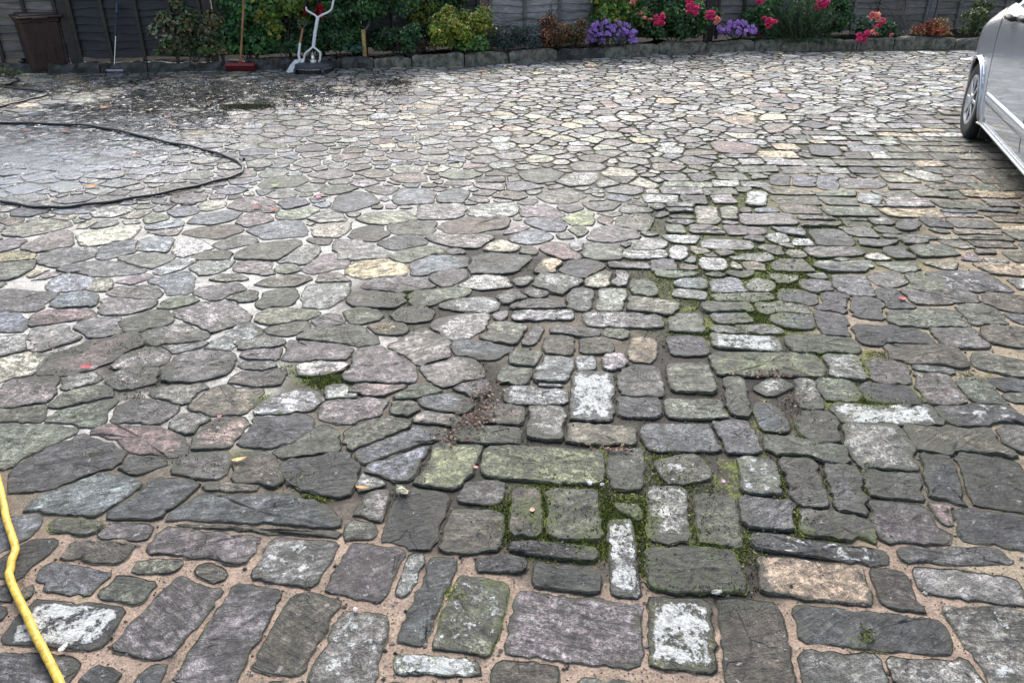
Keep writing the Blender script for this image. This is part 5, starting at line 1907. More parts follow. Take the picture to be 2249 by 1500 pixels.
m.box((0, -.012, H * .955), (2 * w1 + .05, 2 * d1 + .06, .03), bev=.012)
m.box((0, -.012, H * .985), (2 * w1 - .05, 2 * d1 - .06, .035), bev=.015)
m.box((0, -d1 - .045, H * .945), (.18, .03, .03), bev=.008)
m.build("lid", M["bin_lid"], binr)
m = MB()
m.tube([(-w1 + .02, d1 + .05, H * .92), (w1 - .02, d1 + .05, H * .92)], .014, 8)
for x in (-w1 + .04, 0, w1 - .04): m.box((x, d1 + .025, H * .92), (.025, .07, .03), bev=.004)
m.build("handle", M["bin_lid"], binr)
m = MB()
m.tube([(-w0 - .05, d0 - .015, .09), (w0 + .05, d0 - .015, .09)], .011, 8)
m.build("axle", M["chrome"], binr)
ry = Matrix.Rotation(PI / 2, 3, 'Y')
for sx in (-1, 1):
    m = MB()
    m.lathe([(.02, -.024), (.065, -.026), (.086, -.018), (.09, 0), (.086, .018), (.065, .026), (.02, .024)], (sx * (w0 + .035), d0 - .015, .09), 20, rot=ry)
    wh = m.build("wheel", M["rubber"], binr, smooth=True)
    m = MB()
    m.lathe([(.01, -.032), (.045, -.031), (.05, -.022), (.05, .022), (.045, .031), (.01, .032)], (sx * (w0 + .035), d0 - .015, .09), 14, rot=ry)
    m.build("hub", M["grey_plastic"], wh)

# squeegee with blue grip
sx_, sy_ = G(253, 161)
sq = empty("floor_squeegee", (sx_, sy_, 0), .05, "small silver headed squeegee with a thin pole and blue grip leaning on the dark fence", "squeegee")
m = MB()
m.box((0, 0, .028), (.225, .035, .035), rot=Matrix.Rotation(.3, 3, 'X'), bev=.006)
m.build("head", M["chrome"], sq)
m = MB()
m.box((0, -.008, .008), (.245, .012, .022), bev=.003)
m.box((-.112, -.004, .024), (.022, .05, .045), bev=.006)
m.build("blade", M["black_plastic"], sq)
tp = V(258, 6, float(kerb_y(sx_)) + .10) - Vector((sx_, sy_, 0))
bt = Vector((0.0, 0, .05))
m = MB()
m.tube([bt, bt.lerp(tp, .5)], .006, 8)
m.build("pole", M["chrome"], sq)
m = MB()
m.tube([bt.lerp(tp, .5), bt.lerp(tp, .52), bt.lerp(tp, .62), bt.lerp(tp, .63)], [.010, .015, .015, .012], 10)
m.tube([bt.lerp(tp, .63), bt.lerp(tp, .84)], .011, 8)
m.build("sleeve", M["purple_plastic"], sq)
m = MB()
m.tube([bt.lerp(tp, .83), bt.lerp(tp, .845), bt.lerp(tp, .9), bt.lerp(tp, .98), tp], [.012, .019, .016, .018, .010], 10)
m.build("grip", M["blue_plastic"], sq)

# red broom
bx, by = G(530, 158)
br = empty("broom", (bx, by, 0), 0, "red broom with an orange wooden handle standing against the shrubs", "broom")
m = MB()
m.box((0, 0, .082), (.37, .07, .045), rot=Matrix.Rotation(-.15, 3, 'X'), bev=.010)
m.tube([(0, .005, .10), (0, .02, .14)], [.024, .018], 10)
m.build("head", M["red_plastic"], br)
m = MB()
for r_ in range(4):
    for k in range(44):
        x = -.178 + .356 * k / 43
        y = -.026 + .0175 * r_
        fx = x * 1.04 + R.uniform(-.006, .006)
        m.add([Vector((x - .004, y, .068)), Vector((x + .004, y, .068)), Vector((fx + .003, y * 1.25 - .008, .002)), Vector((fx - .003, y * 1.25 - .008, .002))], [(0, 1, 2, 3)])
        m.add([Vector((x, y - .004, .068)), Vector((x, y + .004, .068)), Vector((fx, y * 1.25 - .004, .002)), Vector((fx, y * 1.25 - .012, .002))], [(0, 1, 2, 3)])
m.box((0, 0, .045), (.355, .055, .045))
m.build("bristles", M["red_bristle"], br)
m = MB()
tp = V(535, 0, by - .05) - Vector((bx, by, 0))
bt = Vector((0, .012, .10))
d = (tp - bt)
m.tube([bt, bt + d * .5 + Vector((.003, 0, 0)), bt + d, bt + d * 1.6, bt + d * 1.62], [.0135, .013, .013, .013, .006], 10)
m.build("handle", M["wood"], br)

# white shovel
bx, by = G(641, 161)
sh = empty("shovel", (bx, by, 0), 0, "white bladed shovel with a white and wooden shaft leaning left of the surface cleaner", "shovel")
m = MB()
tpB = V(658, 131, by + .07) - Vector((bx, by, 0))
T = Vector((tpB.x, tpB.y, tpB.z))
vs, fs = [], []
for i in range(7):
    t = i / 6
    for j in range(7):
        s = (j / 6 - .5)
        w = .17 * (1 - .22 * max(0, t - .7) / .3)
        c = Vector((0, 0, .006)).lerp(T, t)
        vs.append(c + Vector((s * w * .98, .05 * (s * s) * 1.3 * (-1) + .012, s * .02)) )
n0 = len(vs)
vs += [p + Vector((0, .006, .002)) for p in vs]
for i in range(6):
    for j in range(6):
        a = i * 7 + j
        fs += [(a, a + 1, a + 8, a + 7), (n0 + a + 7, n0 + a + 8, n0 + a + 1, n0 + a)]
rim = [i for i in range(7)] + [i * 7 + 6 for i in range(1, 7)] + [42 + i for i in range(5, -1, -1)] + [i * 7 for i in range(5, 0, -1)]
for a, b in zip(rim, rim[1:] + rim[:1]): fs.append((b, a, n0 + a, n0 + b))
m.add(vs, fs)
m.tube([T * .62 + Vector((0, .0, 0)), T * 1.05], [.012, .017], 8)
m.build("blade", M["white_plastic"], sh, smooth=False)
P1, P2, P3 = (V(*q, by + o_) - Vector((bx, by, 0)) for q, o_ in (((656, 122), .08), ((659, 95), .12), ((665, 64), .16)))
m = MB()
m.tube([T, P1, P2], .015, 10)
m.build("shaft", M["white_metal"], sh)
m = MB()
m.tube([P2, P2.lerp(P3, .5), P3], [.0155, .0145, .015], 10)
m.build("handle", M["wood"], sh)
m = MB()
gz = P3 + Vector((.004, .01, .085))
m.tube([P3, P3 + Vector((-.045, .005, .05)), gz + Vector((-.055, 0, 0))], .010, 8)
m.tube([P3, P3 + Vector((.045, .005, .05)), gz + Vector((.055, 0, 0))], .010, 8)
m.tube([gz + Vector((-.06, 0, 0)), gz + Vector((.06, 0, 0))], .014, 8)
m.build("grip", M["grey_plastic"], sh)

# rotary surface cleaner
cx, cy = G(683, 164)
cy += .20
sc_ = empty("surface_cleaner", (cx, cy, 0), 0, "round grey rotary surface cleaner with a white forked push handle", "surface cleaner")
RD = .24
m = MB()
m.lathe([(.05, .118), (RD * .55, .122), (RD * .86, .112), (RD * .96, .100), (RD, .085), (RD, .045), (RD * .97, .042), (RD * .5, .06), (.05, .06)][::-1], n=40)
m.build("deck", M["grey_plastic"], sc_, smooth=False)
m = MB()
m.lathe([(RD - .006, .012), (RD + .006, .012), (RD + .009, .05), (RD - .002, .052)], n=40)
m.build("skirt", M["black_plastic"], sc_)
m = MB()
m.lathe([(RD + .002, .054), (RD + .012, .056), (RD + .012, .064), (RD + .002, .066)], n=40)
m.build("rim_band", M["chrome"], sc_)
for a in (-2.45, -.95, 1.0, 2.2):
    m = MB()
    px_, py_ = math.cos(a) * (RD + .028), math.sin(a) * (RD + .028)
    m.lathe([(.008, -.014), (.026, -.014), (.03, -.008), (.03, .008), (.026, .014), (.008, .014)], (px_, py_, .03), 14, rot=Matrix.Rotation(PI / 2, 3, 'Y'))
    m.box((px_ * .96, py_ * .96, .058), (.03, .03, .03), bev=.005)
    m.build("caster", M["grey_plastic"], sc_)
m = MB()
m.lathe([(.048, .118), (.045, .15), (.025, .165), (.018, .20), (.010, .205), (.008, .24)], n=16)
m.build("swivel", M["chrome"], sc_)
O = sc_.location


def Q(px, py, dy=0.0):
    return V(px, py, cy + dy) - O


m = MB()
f1 = [Q(667, 138), Q(668, 128), Q(670, 119), Q(679, 111), Q(687, 104, .03)]
f2 = [Q(702, 138), Q(703, 128), Q(703, 117), Q(696, 110), Q(689, 104, .03)]
for f in (f1, f2): m.tube(smooth_pts(f, 4), .0125, 8)
m.tube([Q(688, 105, .03), Q(692, 72, .05), Q(698, 38, .08)], .021, 10)
for f in ([Q(697, 39, .08), Q(690, 33, .08), Q(679, 27, .08), Q(673, 22, .08), Q(672, 14, .08)], [Q(699, 39, .08), Q(707, 34, .08), Q(720, 28, .08), Q(728, 21, .08), Q(731, 8, .08), Q(735, -8, .08), Q(737, -22, .08)]):
    m.tube(smooth_pts(f, 4), .0125, 8)
m.build("push_handle", M["white_metal"], sc_)
m = MB()
m.tube([Q(672, 15, .08), Q(671, -8, .06), Q(668, -20, .02)], .017, 8)
m.build("grip", M["black_plastic"], sc_)
m = MB()
m.tube([Q(737, -20, .08), Q(738, -38, .05)], .017, 8)
m.build("grip", M["black_plastic"], sc_)
for q in ((667, 139), (702, 139)):
    m = MB()
    p = Q(*q)
    m.box((p.x, p.y, .128), (.035, .045, .03), bev=.006)
    m.build("bracket", M["chrome"], sc_)


# hoses and cables
def hose(name, pts, r, mat, label, cat, n=10, zs=None):
    P = [Vector(G(a, b) + (0,)) for a, b in pts]
    S = smooth_pts(P, 9)
    out = []
    for i, p in enumerate(S):
        z = r + .007 + .003 * math.sin(i * .55) + (0 if zs is None else zs)
        out.append(Vector((p.x, p.y, z)))
    c = out[0].copy()
    m = MB()
    m.tube([p - c for p in out], r, n)
    o = m.build(name, M[mat], smooth=True)
    o.location = c
    return tag(o, label, cat)


hose("garden_hose", [(-40, 1000), (-12, 1030), (0, 1068), (10, 1110), (18, 1150), (31, 1190), (37, 1215), (28, 1250), (25, 1275), (38, 1310), (60, 1355), (80, 1400), (105, 1448), (132, 1502), (160, 1570), (200, 1680)], .0115, "yellow_hose", "bright yellow garden hose snaking along the near left corner", "hose", 12)
hose("pressure_hose", [(-260, 300), (-120, 278), (0, 274), (90, 276), (180, 279), (240, 287), (300, 300), (360, 315), (420, 326), (470, 339), (510, 353), (530, 366), (534, 377), (524, 388), (490, 399), (430, 414), (360, 429), (280, 443), (200, 454), (130, 461), (70, 459), (20, 450), (-30, 440), (-120, 425), (-260, 430)], .0105, "rubber", "long black pressure hose looping across the wet paving", "hose", 10)
hose("cable", [(-120, 160), (-40, 168), (0, 171), (25, 174), (41, 177), (38, 182), (22, 188), (10, 193), (22, 196), (60, 200), (90, 203), (107, 208), (98, 214), (70, 221), (35, 230), (0, 238), (-60, 248), (-160, 262)], .010, "rubber", "thin black cable zigzagging beside the brown bin", "cable", 8)
m = MB()
m.box((0, 0, 0), (.018, .008, .03), rot=Matrix.Rotation(.5, 3, 'Y'), bev=.002)
p = G(536, 360)
o = m.build("cable_tie", M["black_plastic"])
o.location = (p[0] + .005, p[1], .035)
tag(o, "tiny black cable tie on the far bend of the pressure hose", "cable tie")

# ---------------------------------------------------------------- silver car
CA = math.radians(17.6)
ox, oy = G(2127, 303)
car = empty("car", (ox, oy, 0), 0, "silver car parked at the right with its front wheel showing", "car")
dF = Vector((math.sin(CA), math.cos(CA), 0))       # ahead, away from the camera
nL = Vector((-math.cos(CA), math.sin(CA), 0))      # its left side, towards the yard
WID = 1.72


def C(s, n, z):
    return dF * s + nL * n + Vector((0, 0, z))


WR, AR = .33, .358
S0, S1 = -3.65, .80


def belt(s):
    if s < -.65: return 1.21 + .012 * (s + .65) * -1
    return 1.21 - .17 * (s + .65) - .06 * (s + .65) ** 2 - .10 * max(0, s - .35) ** 2


PZ = np.linspace(.15, 1.25, 111)
PN = np.interp(PZ, [.20, .26, .36, .50, .62, .78, .92, 1.06, 1.12, 1.18, 1.22], [.000, .030, .046, .058, .066, .074, .078, .074, .058, .010, -.03])
PN = np.convolve(np.pad(PN, 8, mode='edge'), np.hanning(17) / np.hanning(17).sum(), 'valid')


def side_n(s, z):
    """how far the flank stands out at height z"""
    pr = np.interp(z, PZ, PN)
    if s > .12: pr -= .30 * (s - .12) ** 2 + .05 * (s - .12)
    if s > .50: pr -= 1.4 * (s - .50) ** 2
    if s < -2.9: pr -= .20 * (s + 2.9) ** 2
    for a in (0.0, -2.85):
        r = math.hypot(s - a, z - WR)
        pr += .022 * math.exp(-((r - AR) / .05) ** 2)
    return float(pr)


def zroof(s):
    return float(np.interp(s, [-3.65, -3.5, -3.1, -2.2, -1.5, -1.1, -.55, -.40, .2, .6, .80], [1.24, 1.32, 1.66, 1.74, 1.72, 1.62, 1.27, 1.21, 1.07, .90, .66]))


ss = list(np.arange(S0, S1 + .001, .025))
zs = list(np.arange(.20, 1.121, .023))
zn = len(zs)


def section(s):
    L = []
    b = belt(s)
    for z in zs:
        zz = .20 + (z - .20) * (b - .20) / .92
        L.append((side_n(s, zz + max(0, 1.21 - b) * (zz - .2) / (b - .2)), zz))
    n0, z0 = L[-1]
    zr = max(zroof(s), z0 + .012)
    up = zr - z0
    nr = n0 - .06 - up * .40
    for t in (.25, .5, .75, .93): L.append((n0 - .01 + (nr - n0) * t, z0 + up * t))
    for t in (.25, .55, 1.0):
        L.append((nr + (-WID / 2 - nr) * t, zr + (.03 + .01 * up) * math.sin(t * PI / 2)))
    return L


SEC = [section(s) for s in ss]
K = len(SEC[0])
body, glass, frame = MB(), MB(), MB()
for half in (0, 1):
    vs = []
    for s, L in zip(ss, SEC):
        for k, (n, z) in enumerate(L):
            q = s
            if k < zn:
                for a in (0.0, -2.85):
                    r = math.hypot(q - a, z - WR)
                    if abs(r - AR) < .03 and r > 1e-6:
                        q, z = a + (q - a) * AR / r, WR + (z - WR) * AR / r
            nn = n if half == 0 else -WID - n
            vs.append(C(q, nn, z))
    fb, fg, ff = [], [], []
    for i in range(len(ss) - 1):
        for k in range(K - 1):
            sm, zm = (ss[i] + ss[i + 1]) / 2, (SEC[i][k][1] + SEC[i + 1][k + 1][1]) / 2
            if k < zn - 1 and (math.hypot(sm, zm - WR) < AR - .002 or math.hypot(sm + 2.85, zm - WR) < AR - .002): continue
            q = [i * K + k, (i + 1) * K + k, (i + 1) * K + k + 1, i * K + k + 1]
            if half == 0: q = q[::-1]
            tall = zroof(sm) - belt(sm)
            if zn - 1 <= k < zn + 2 and tall > .28 and not (-1.78 < sm < -1.70) and not (-2.75 < sm < -2.66): fg.append(q)
            elif zn - 1 <= k < zn + 3 and tall > .12 and sm > -1.25 and sm < -.5 and k < zn + 1: ff.append(q)
            elif k >= zn + 3 and -1.12 < sm < -.5: fg.append(q)
            else: fb.append(q)
    body.add(vs, fb)
    glass.add(vs, fg)
    frame.add(vs, ff)
# nose and tail closed
for i, flip in ((0, False), (len(ss) - 1, True)):
    L = [C(ss[i], n, z) for n, z in SEC[i]] + [C(ss[i], -WID - n, z) for n, z in reversed(SEC[i])]
    f = list(range(len(L)))
    body.add(L, [f[::-1] if flip else f])
bd = body.build("body", M["paint"], car, smooth=True)
glass.build("window", M["glass"], car, smooth=True)
frame.build("window_frame", M["black_plastic"], car, smooth=True)
# underside and wheel housings
m = MB()
m.add([C(S0 + .1, -.05, .21), C(S1 - .2, -.08, .21), C(S1 - .2, -WID + .08, .21), C(S0 + .1, -WID + .05, .21)], [(0, 1, 2, 3), (3, 2, 1, 0)])
m.build("floor_pan", M["black_plastic"], car)
for a in (0.0, -2.85):
    for n0, n1 in ((-.06, -.32), (-WID + .06, -WID + .32)):
        m = MB()
        vs, fs = [], []
        for k in range(25):
            t = -.35 + (PI + .7) * k / 24
            for n in (n0, n1): vs.append(C(a + (AR + .003) * math.cos(t), n, WR + (AR + .003) * math.sin(t)))
        for k in range(24): fs += [(2 * k, 2 * k + 1, 2 * k + 3, 2 * k + 2)]
        c = len(vs)
        vs.append(C(a, n1, WR))
        fs += [(2 * k + 1, c, 2 * k + 3) for k in range(24)]
        m.add(vs, fs)
        m.build("wheel_arch", M["black_plastic"], car)
        lip = MB()
        pts = []
        for k in range(41):
            tt = -.30 + (PI + .60) * k / 40
            q, z = a + (AR - .002) * math.cos(tt), WR + (AR - .002) * math.sin(tt)
            sn = side_n(q, max(z, .2)) - .004
            pts.append(C(q, sn if n0 > -.5 else -WID - sn, max(z, .2)))
        lip.tube(pts, .013, 8)
        lip.build("arch_lip", M["paint"], car, smooth=True)
# wheels


def wheel(s, n, steer=0.0, side=1):
    rot = Matrix((dF, nL, Vector((0, 0, 1)))).transposed() @ Matrix.Rotation(steer, 3, 'Z') @ Matrix.Rotation(-PI / 2 * side, 3, 'X')
    c = C(s, n, WR)
    m = MB()
    prof = [(.205, -.09), (.22, -.10), (.30, -.102), (WR - .012, -.085), (WR, -.06), (WR, -.03), (WR - .008, -.026), (WR, -.02), (WR, .02), (WR - .008, .026), (WR, .03), (WR, .06), (WR - .012, .085), (.30, .102), (.22, .10), (.205, .09)]
    m.lathe(prof, c, 44, rot=rot)
    ty = m.build("wheel", M["tyre"], car, smooth=True)
    m = MB()
    m.lathe([(.03, .112), (.05, .108), (.06, .085), (.17, .092), (.195, .104), (.212, .100), (.205, .06), (.205, -.08), (.03, -.08)][::-1], c, 36, rot=rot)
    for k in range(8):
        a = 2 * PI * k / 8
        m.box(c + rot @ Vector((math.cos(a) * .125, math.sin(a) * .125, .096)), (.15, .03, .012), rot=rot @ Matrix.Rotation(a, 3, 'Z'), bev=.004)
    m.build("rim", M["alloy"], ty)


wheel(0, -.040, 0)
wheel(-2.85, -.085)
wheel(0, -WID + .085, 0, -1)
wheel(-2.85, -WID + .085, 0, -1)
# mud flap
for a in (0.0,):
    m = MB()
    m.box(C(a - AR - .01, -.09, .19), (.20, .012, .22), rot=Matrix.Rotation(-CA, 3, 'Z'), bev=.003)
    m.build("mud_flap", M["black_plastic"], car)


def strip(name, z0, z1, s0, s1, out, mat, side=0):
    """a moulding that follows the flank"""
    vs, fs = [], []
    st = np.linspace(s0, s1, 40)
    for i, s in enumerate(st):
        e = out * (min(1, i / 2.0)) * (1 if i < 39 else .2)
        for z, o_ in ((z0, .001), (z0 + .008, e), (z1 - .008, e * .95), (z1, .001)):
            n = side_n(s, z) + o_
            vs.append(C(s, n if side == 0 else -WID - n, z))
    for i in range(39):
        for k in range(3):
            q = (i * 4 + k, i * 4 + k + 1, i * 4 + 5 + k, i * 4 + 4 + k)
            fs.append(q if side == 0 else q[::-1])
    m = MB()
    m.add(vs, fs)
    return m.build(name, M[mat], car, smooth=True)


for sd in (0, 1):
    strip("side_moulding", .40, .49, -.44, -2.15, .016, "paint", sd)
    strip("sill_trim", .205, .235, -.36, -2.2, .012, "white_metal" if False else "paint", sd)
# door shut lines as dark rubber seals
for s in (-.44, -1.74, -2.62):
    for sd in (0, 1):
        m = MB()
        pts = []
        for z in np.linspace(.30, belt(s) - .01, 16):
            n = side_n(s, z) + .0005
            pts.append(C(s + .03 * math.sin((z - .3) * 2), n if sd == 0 else -WID - n, z))
        m.tube(pts, .0028, 4)
        m.build("door_seam", M["black_plastic"], car)
# door handles: bar on two feet over a cup
for sd in (0, 1):
    for s, z in ((-.80, 1.08), (-1.14, 1.105)):
        m = MB()
        n = side_n(s, z)
        k = 1 if sd == 0 else -1
        o_ = lambda q: C(s, 0, z) * 0 + (C(0, q if sd == 0 else -WID - q, 0))
        a, b = dF * (s - .085) + o_(n + .045), dF * (s + .085) + o_(n + .045)
        up = Vector((0, 0, z))
        m.tube([dF * (s - .09) + o_(n + .008) + up, a + up, b + up, dF * (s + .09) + o_(n + .008) + up], [.014, .021, .021, .014], 8)
        hd = m.build("door_handle", M["black_plastic"], car, smooth=True)
        m = MB()
        m.lathe([(.004, -.004), (.016, -.004), (.018, .002), (.004, .004)], dF * (s - .02) + o_(n + .004) + Vector((0, 0, z - .06)), 12, rot=Matrix((dF, Vector((0, 0, 1)), nL * k)).transposed())
        m.build("lock", M["chrome"], hd)
# mirrors
for sd in (0, 1):
    m = MB()
    k = 1 if sd == 0 else -1
    n0 = side_n(-.62, 1.12)
    nn = lambda q: q if sd == 0 else -WID - q
    rot = Matrix.Rotation(-CA, 3, 'Z')
    m.box(C(-.62, nn(n0 + .13), 1.32), (.20, .10, .13), rot=rot, bev=.035)
    m.tube([C(-.60, nn(n0 - .03), 1.18), C(-.62, nn(n0 + .07), 1.25)], [.022, .02], 8)
    mr = m.build("door_mirror", M["black_plastic"], car, smooth=False)
    m = MB()
    m.box(C(-.673, nn(n0 + .13), 1.32), (.165, .006, .095), rot=rot, bev=.002)
    m.build("mirror_glass", M["chrome"], mr)
    m = MB()
    m.box(C(S1 - .10, nn(-.42), .66), (.34, .10, .14), rot=rot, bev=.03)
    m.build("headlight", M["lamp_clear"], car)
    m = MB()
    m.box(C(S0 + .01, nn(-.16), .86), (.20, .06, .22), rot=rot, bev=.02)
    m.build("tail_lamp", M["lamp_red"], car)
# bright tube added to stand for the highlight along the sill
for sd in (0,):
    m = MB()
    m.tube([C(s, side_n(s, .235) + .012, .212 + (.0 if s < -.42 else 0)) for s in np.linspace(-.37, -2.2, 24)], .010, 6)
    m.build("sill_highlight", M["alloy"], car, smooth=True)

# ---------------------------------------------------------------- moss, crumbs, leaves
PATCH = MB()


def scatter_stuff():
    # moss cushions in the joints: short dense blades
    mo = MB()
    blobs = [(1180, 1110, 70, 30, 1.0), (1120, 1150, 60, 40, .9), (1210, 1170, 60, 40, 1.0), (1320, 1150, 60, 60, 1.0), (1390, 1140, 70, 40, 1.0), (1440, 1110, 40, 30, .6), (1290, 1210, 110, 16, .8), (1260, 1060, 90, 20, .5),
             (1480, 1050, 60, 30, .5), (1480, 1000, 60, 40, .4), (1600, 1200, 70, 40, .5), (1430, 1230, 40, 40, .5), (1550, 1150, 30, 60, .5), (1680, 680, 60, 40, 1.0), (1720, 640, 70, 40, .9), (1750, 600, 60, 30, .8), (1620, 665, 90, 14, .7), (1600, 732, 100, 14, .8),
             (1660, 560, 120, 30, .6), (1740, 560, 60, 60, .6), (1760, 690, 40, 30, .7), (1930, 890, 70, 14, 1.0), (1900, 870, 40, 26, .8), (1930, 790, 60, 22, .7), (1890, 930, 130, 10, .5), (1780, 770, 40, 16, .6), (1800, 840, 60, 20, .5), (1530, 420, 50, 60, .4), (1560, 370, 80, 40, .35),
             (720, 835, 40, 16, .9), (560, 885, 30, 16, .8), (640, 810, 40, 12, .6), (880, 695, 20, 10, .8), (910, 655, 30, 14, .5), (200, 1000, 40, 10, .6), (470, 1030, 30, 16, .6), (650, 1050, 40, 16, .5), (680, 1095, 40, 8, .6), (300, 780, 60, 20, .4),
             (1830, 1020, 20, 50, .5), (1900, 1050, 20, 50, .5), (1720, 1060, 20, 60, .5), (1760, 1140, 40, 40, .5), (1600, 640, 200, 60, .4), (1500, 590, 100, 40, .4), (1850, 500, 90, 26, .7), (1400, 480, 40, 60, .4), (2040, 890, 40, 14, .5), (2130, 830, 40, 20, .4), (1905, 1400, 16, 16, 1.2), (1010, 1310, 30, 16, .6), (205, 1160, 40, 6, .5),
             (1650, 440, 150, 60, .3), (1450, 330, 150, 40, .3), (1300, 290, 150, 30, .3), (1700, 270, 200, 40, .25), (1500, 220, 250, 30, .25)]
    for (px, py, rx, ry, dn) in blobs:
        n = int(3600 * dn * (rx * ry / 2400.0) ** .6)
        for _ in range(n):
            a, b = R.gauss(0, .55), R.gauss(0, .55)
            qx, qy = px + a * rx, py + b * ry
            x, y = G(qx, qy)
            on = occupied(x, y)
            if on and R.random() < .96: continue
            hh = R.uniform(.002, .0065) * (1.2 if dn > .8 else .85)
            w = R.uniform(.002, .0045) * (1 + max(0, y - 3) * .25)
            ang = R.uniform(0, PI)
            dx, dy = math.cos(ang) * w, math.sin(ang) * w
            tx, ty = R.uniform(-.006, .006), R.uniform(-.006, .006)
            z0 = .009 if on else -.003
            k = R.uniform(.45, 1.4)
            c = pickc([(.07, .10, .016), (.11, .145, .02), (.17, .20, .03), (.04, .06, .015), (.22, .225, .045)])
            mo.add([Vector((x - dx, y - dy, z0)), Vector((x + dx, y + dy, z0)), Vector((x + tx + dx * .5, y + ty + dy * .5, z0 + hh)), Vector((x + tx - dx * .5, y + ty - dy * .5, z0 + hh))], [(0, 1, 2, 3)], col=(c[0] * k, c[1] * k, c[2] * k, 1))
    tag(mo.build("moss", M["moss"]), "green moss cushions growing in the joints between the setts", None, None, "stuff")

    # soil crumbs and sludge
    cr = MB()
    cb = [(300, 760, 70, 20, 1.0), (330, 830, 60, 20, 1.0), (270, 845, 40, 20, 1.0), (300, 870, 60, 12, 1.0), (480, 800, 30, 18, .8), (150, 775, 50, 8, .9), (120, 820, 60, 8, .8), (870, 660, 60, 26, 1.0), (930, 680, 70, 20, 1.0), (880, 720, 50, 14, .9), (1060, 570, 50, 12, .8),
          (1170, 590, 30, 30, .9), (1330, 590, 40, 16, .9), (1200, 640, 80, 10, .8), (1140, 660, 40, 14, .8), (1060, 800, 20, 40, .8), (1050, 880, 30, 40, 1.0), (990, 960, 40, 20, 1.0), (1000, 940, 20, 20, .8), (930, 1040, 16, 50, .7), (1150, 960, 50, 30, .7), (1180, 900, 60, 30, .6), (1360, 990, 30, 10, .8),
          (1740, 880, 40, 40, 1.0), (1700, 830, 50, 10, .8), (1760, 930, 50, 20, .7), (1560, 1110, 16, 60, .7), (1550, 1300, 80, 14, 1.0), (1400, 1250, 20, 60, .9), (1640, 1280, 30, 30, .8), (1650, 1200, 30, 50, .6), (1470, 1060, 40, 60, .6), (1350, 1090, 40, 30, .6), (1120, 1190, 60, 20, .6), (880, 1090, 30, 14, .9),
          (470, 940, 30, 16, .9), (380, 1010, 60, 16, .7), (620, 1110, 80, 8, .5), (1480, 760, 40, 14, .5), (1460, 470, 30, 14, .8), (1420, 700, 20, 60, .6), (1400, 620, 60, 30, .6), (1300, 690, 80, 20, .5), (1250, 770, 60, 30, .4)]
    for (px, py, rx, ry, dn) in cb:
        n = int(300 * dn * (rx * ry / 1500.0) ** .6)
        for _ in range(n):
            qx, qy = px + R.gauss(0, .6) * rx, py + R.gauss(0, .6) * ry
            x, y = G(qx, qy)
            on = occupied(x, y)
            if on and R.random() < .6: continue
            s = R.uniform(.0015, .0045)
            z0 = (.0115 if on else -.001)
            c = pickc([(.018, .015, .012), (.03, .024, .018), (.05, .038, .026), (.010, .010, .009)])
            if R.random() < .02: c, s = (.30, .28, .25), R.uniform(.003, .006)
            p = [Vector((x, y, z0)) + rnd_dir() * s for _ in range(4)]
            p[3].z = z0 + s
            cr.add(p, [(0, 1, 2), (0, 3, 1), (1, 3, 2), (2, 3, 0)], col=c + (1,))
    # dark flecks washed over the far left
    for _ in range(3000):
        u = R.random()
        qx, qy = R.uniform(120, 900), R.gauss(200, 22)
        if qy < 160 or qy > 285 or (qx < 330 and qy < 232): continue
        x, y = G(qx, qy)
        if y > kerb_y(x) - .05: continue
        s = R.uniform(.005, .014) * (1 if R.random() < .9 else 1.8)
        p0 = Vector((x, y, .0145))
        ang = R.uniform(0, 6.28)
        vs = [p0 + Vector((math.cos(ang + k * 2 * PI / 5) * s * R.uniform(.5, 1.2), math.sin(ang + k * 2 * PI / 5) * s * R.uniform(.4, 1.0), R.uniform(-.003, .004))) for k in range(5)]
        vs.append(p0 + Vector((0, 0, R.uniform(.002, .007))))
        cr.add(vs, [(k, (k + 1) % 5, 5) for k in range(5)], col=pickc([(.012, .012, .012), (.02, .019, .016), (.035, .028, .02)]) + (1,))
    tag(cr.build("dirt", M["crumb"]), "dark soil crumbs and wet debris scattered over the paving", None, None, "stuff")

    # grit and pebbles in the soil joints
    gr = MB()
    for _ in range(15000):
        qx, qy = R.uniform(0, 2249), 420 + 1080 * R.random() ** .8
        if qx < sett_boundary(qy) - 60 and R.random() < .8: continue
        x, y = G(qx, qy)
        if occupied(x, y) and R.random() < .985: continue
        s = R.uniform(.0012, .0034) if R.random() < .93 else R.uniform(.004, .0085)
        k = R.uniform(.5, 1.3)
        c = pickc([(.10, .09, .075), (.20, .18, .15), (.06, .055, .045), (.30, .28, .25), (.16, .12, .09), (.045, .04, .03)])
        z0 = (.011 if occupied(x, y) else -.001) + s * .4
        p = Vector((x, y, z0))
        vs = [p + Vector(v) * s * R.uniform(.7, 1.2) for v in ((1, 0, 0), (0, 1, 0), (-1, 0, 0), (0, -1, 0), (0, 0, .8), (0, 0, -.8))]
        gr.add(vs, [(0, 1, 4), (1, 2, 4), (2, 3, 4), (3, 0, 4), (1, 0, 5), (2, 1, 5), (3, 2, 5), (0, 3, 5)], col=(c[0] * k, c[1] * k, c[2] * k, 1))
    tag(gr.build("gravel", M["crumb"]), "fine grit and small pebbles lodged in the joints", None, None, "stuff")

    # leaf litter: tiny brown bits in drifts
    lt = MB()
    lb = [(1055, 890, 24, 36, 260), (1030, 925, 30, 14, 160), (985, 965, 24, 12, 90), (1340, 990, 40, 6, 80), (1690, 828, 60, 6, 90), (1740, 890, 30, 30, 70), (860, 145, 60, 6, 60), (1090, 152, 70, 6, 60), (400, 440, 30, 4, 30), (100, 770, 30, 6, 30), (1080, 600, 300, 60, 50), (700, 250, 500, 90, 160), (1700, 116, 300, 5, 90)]
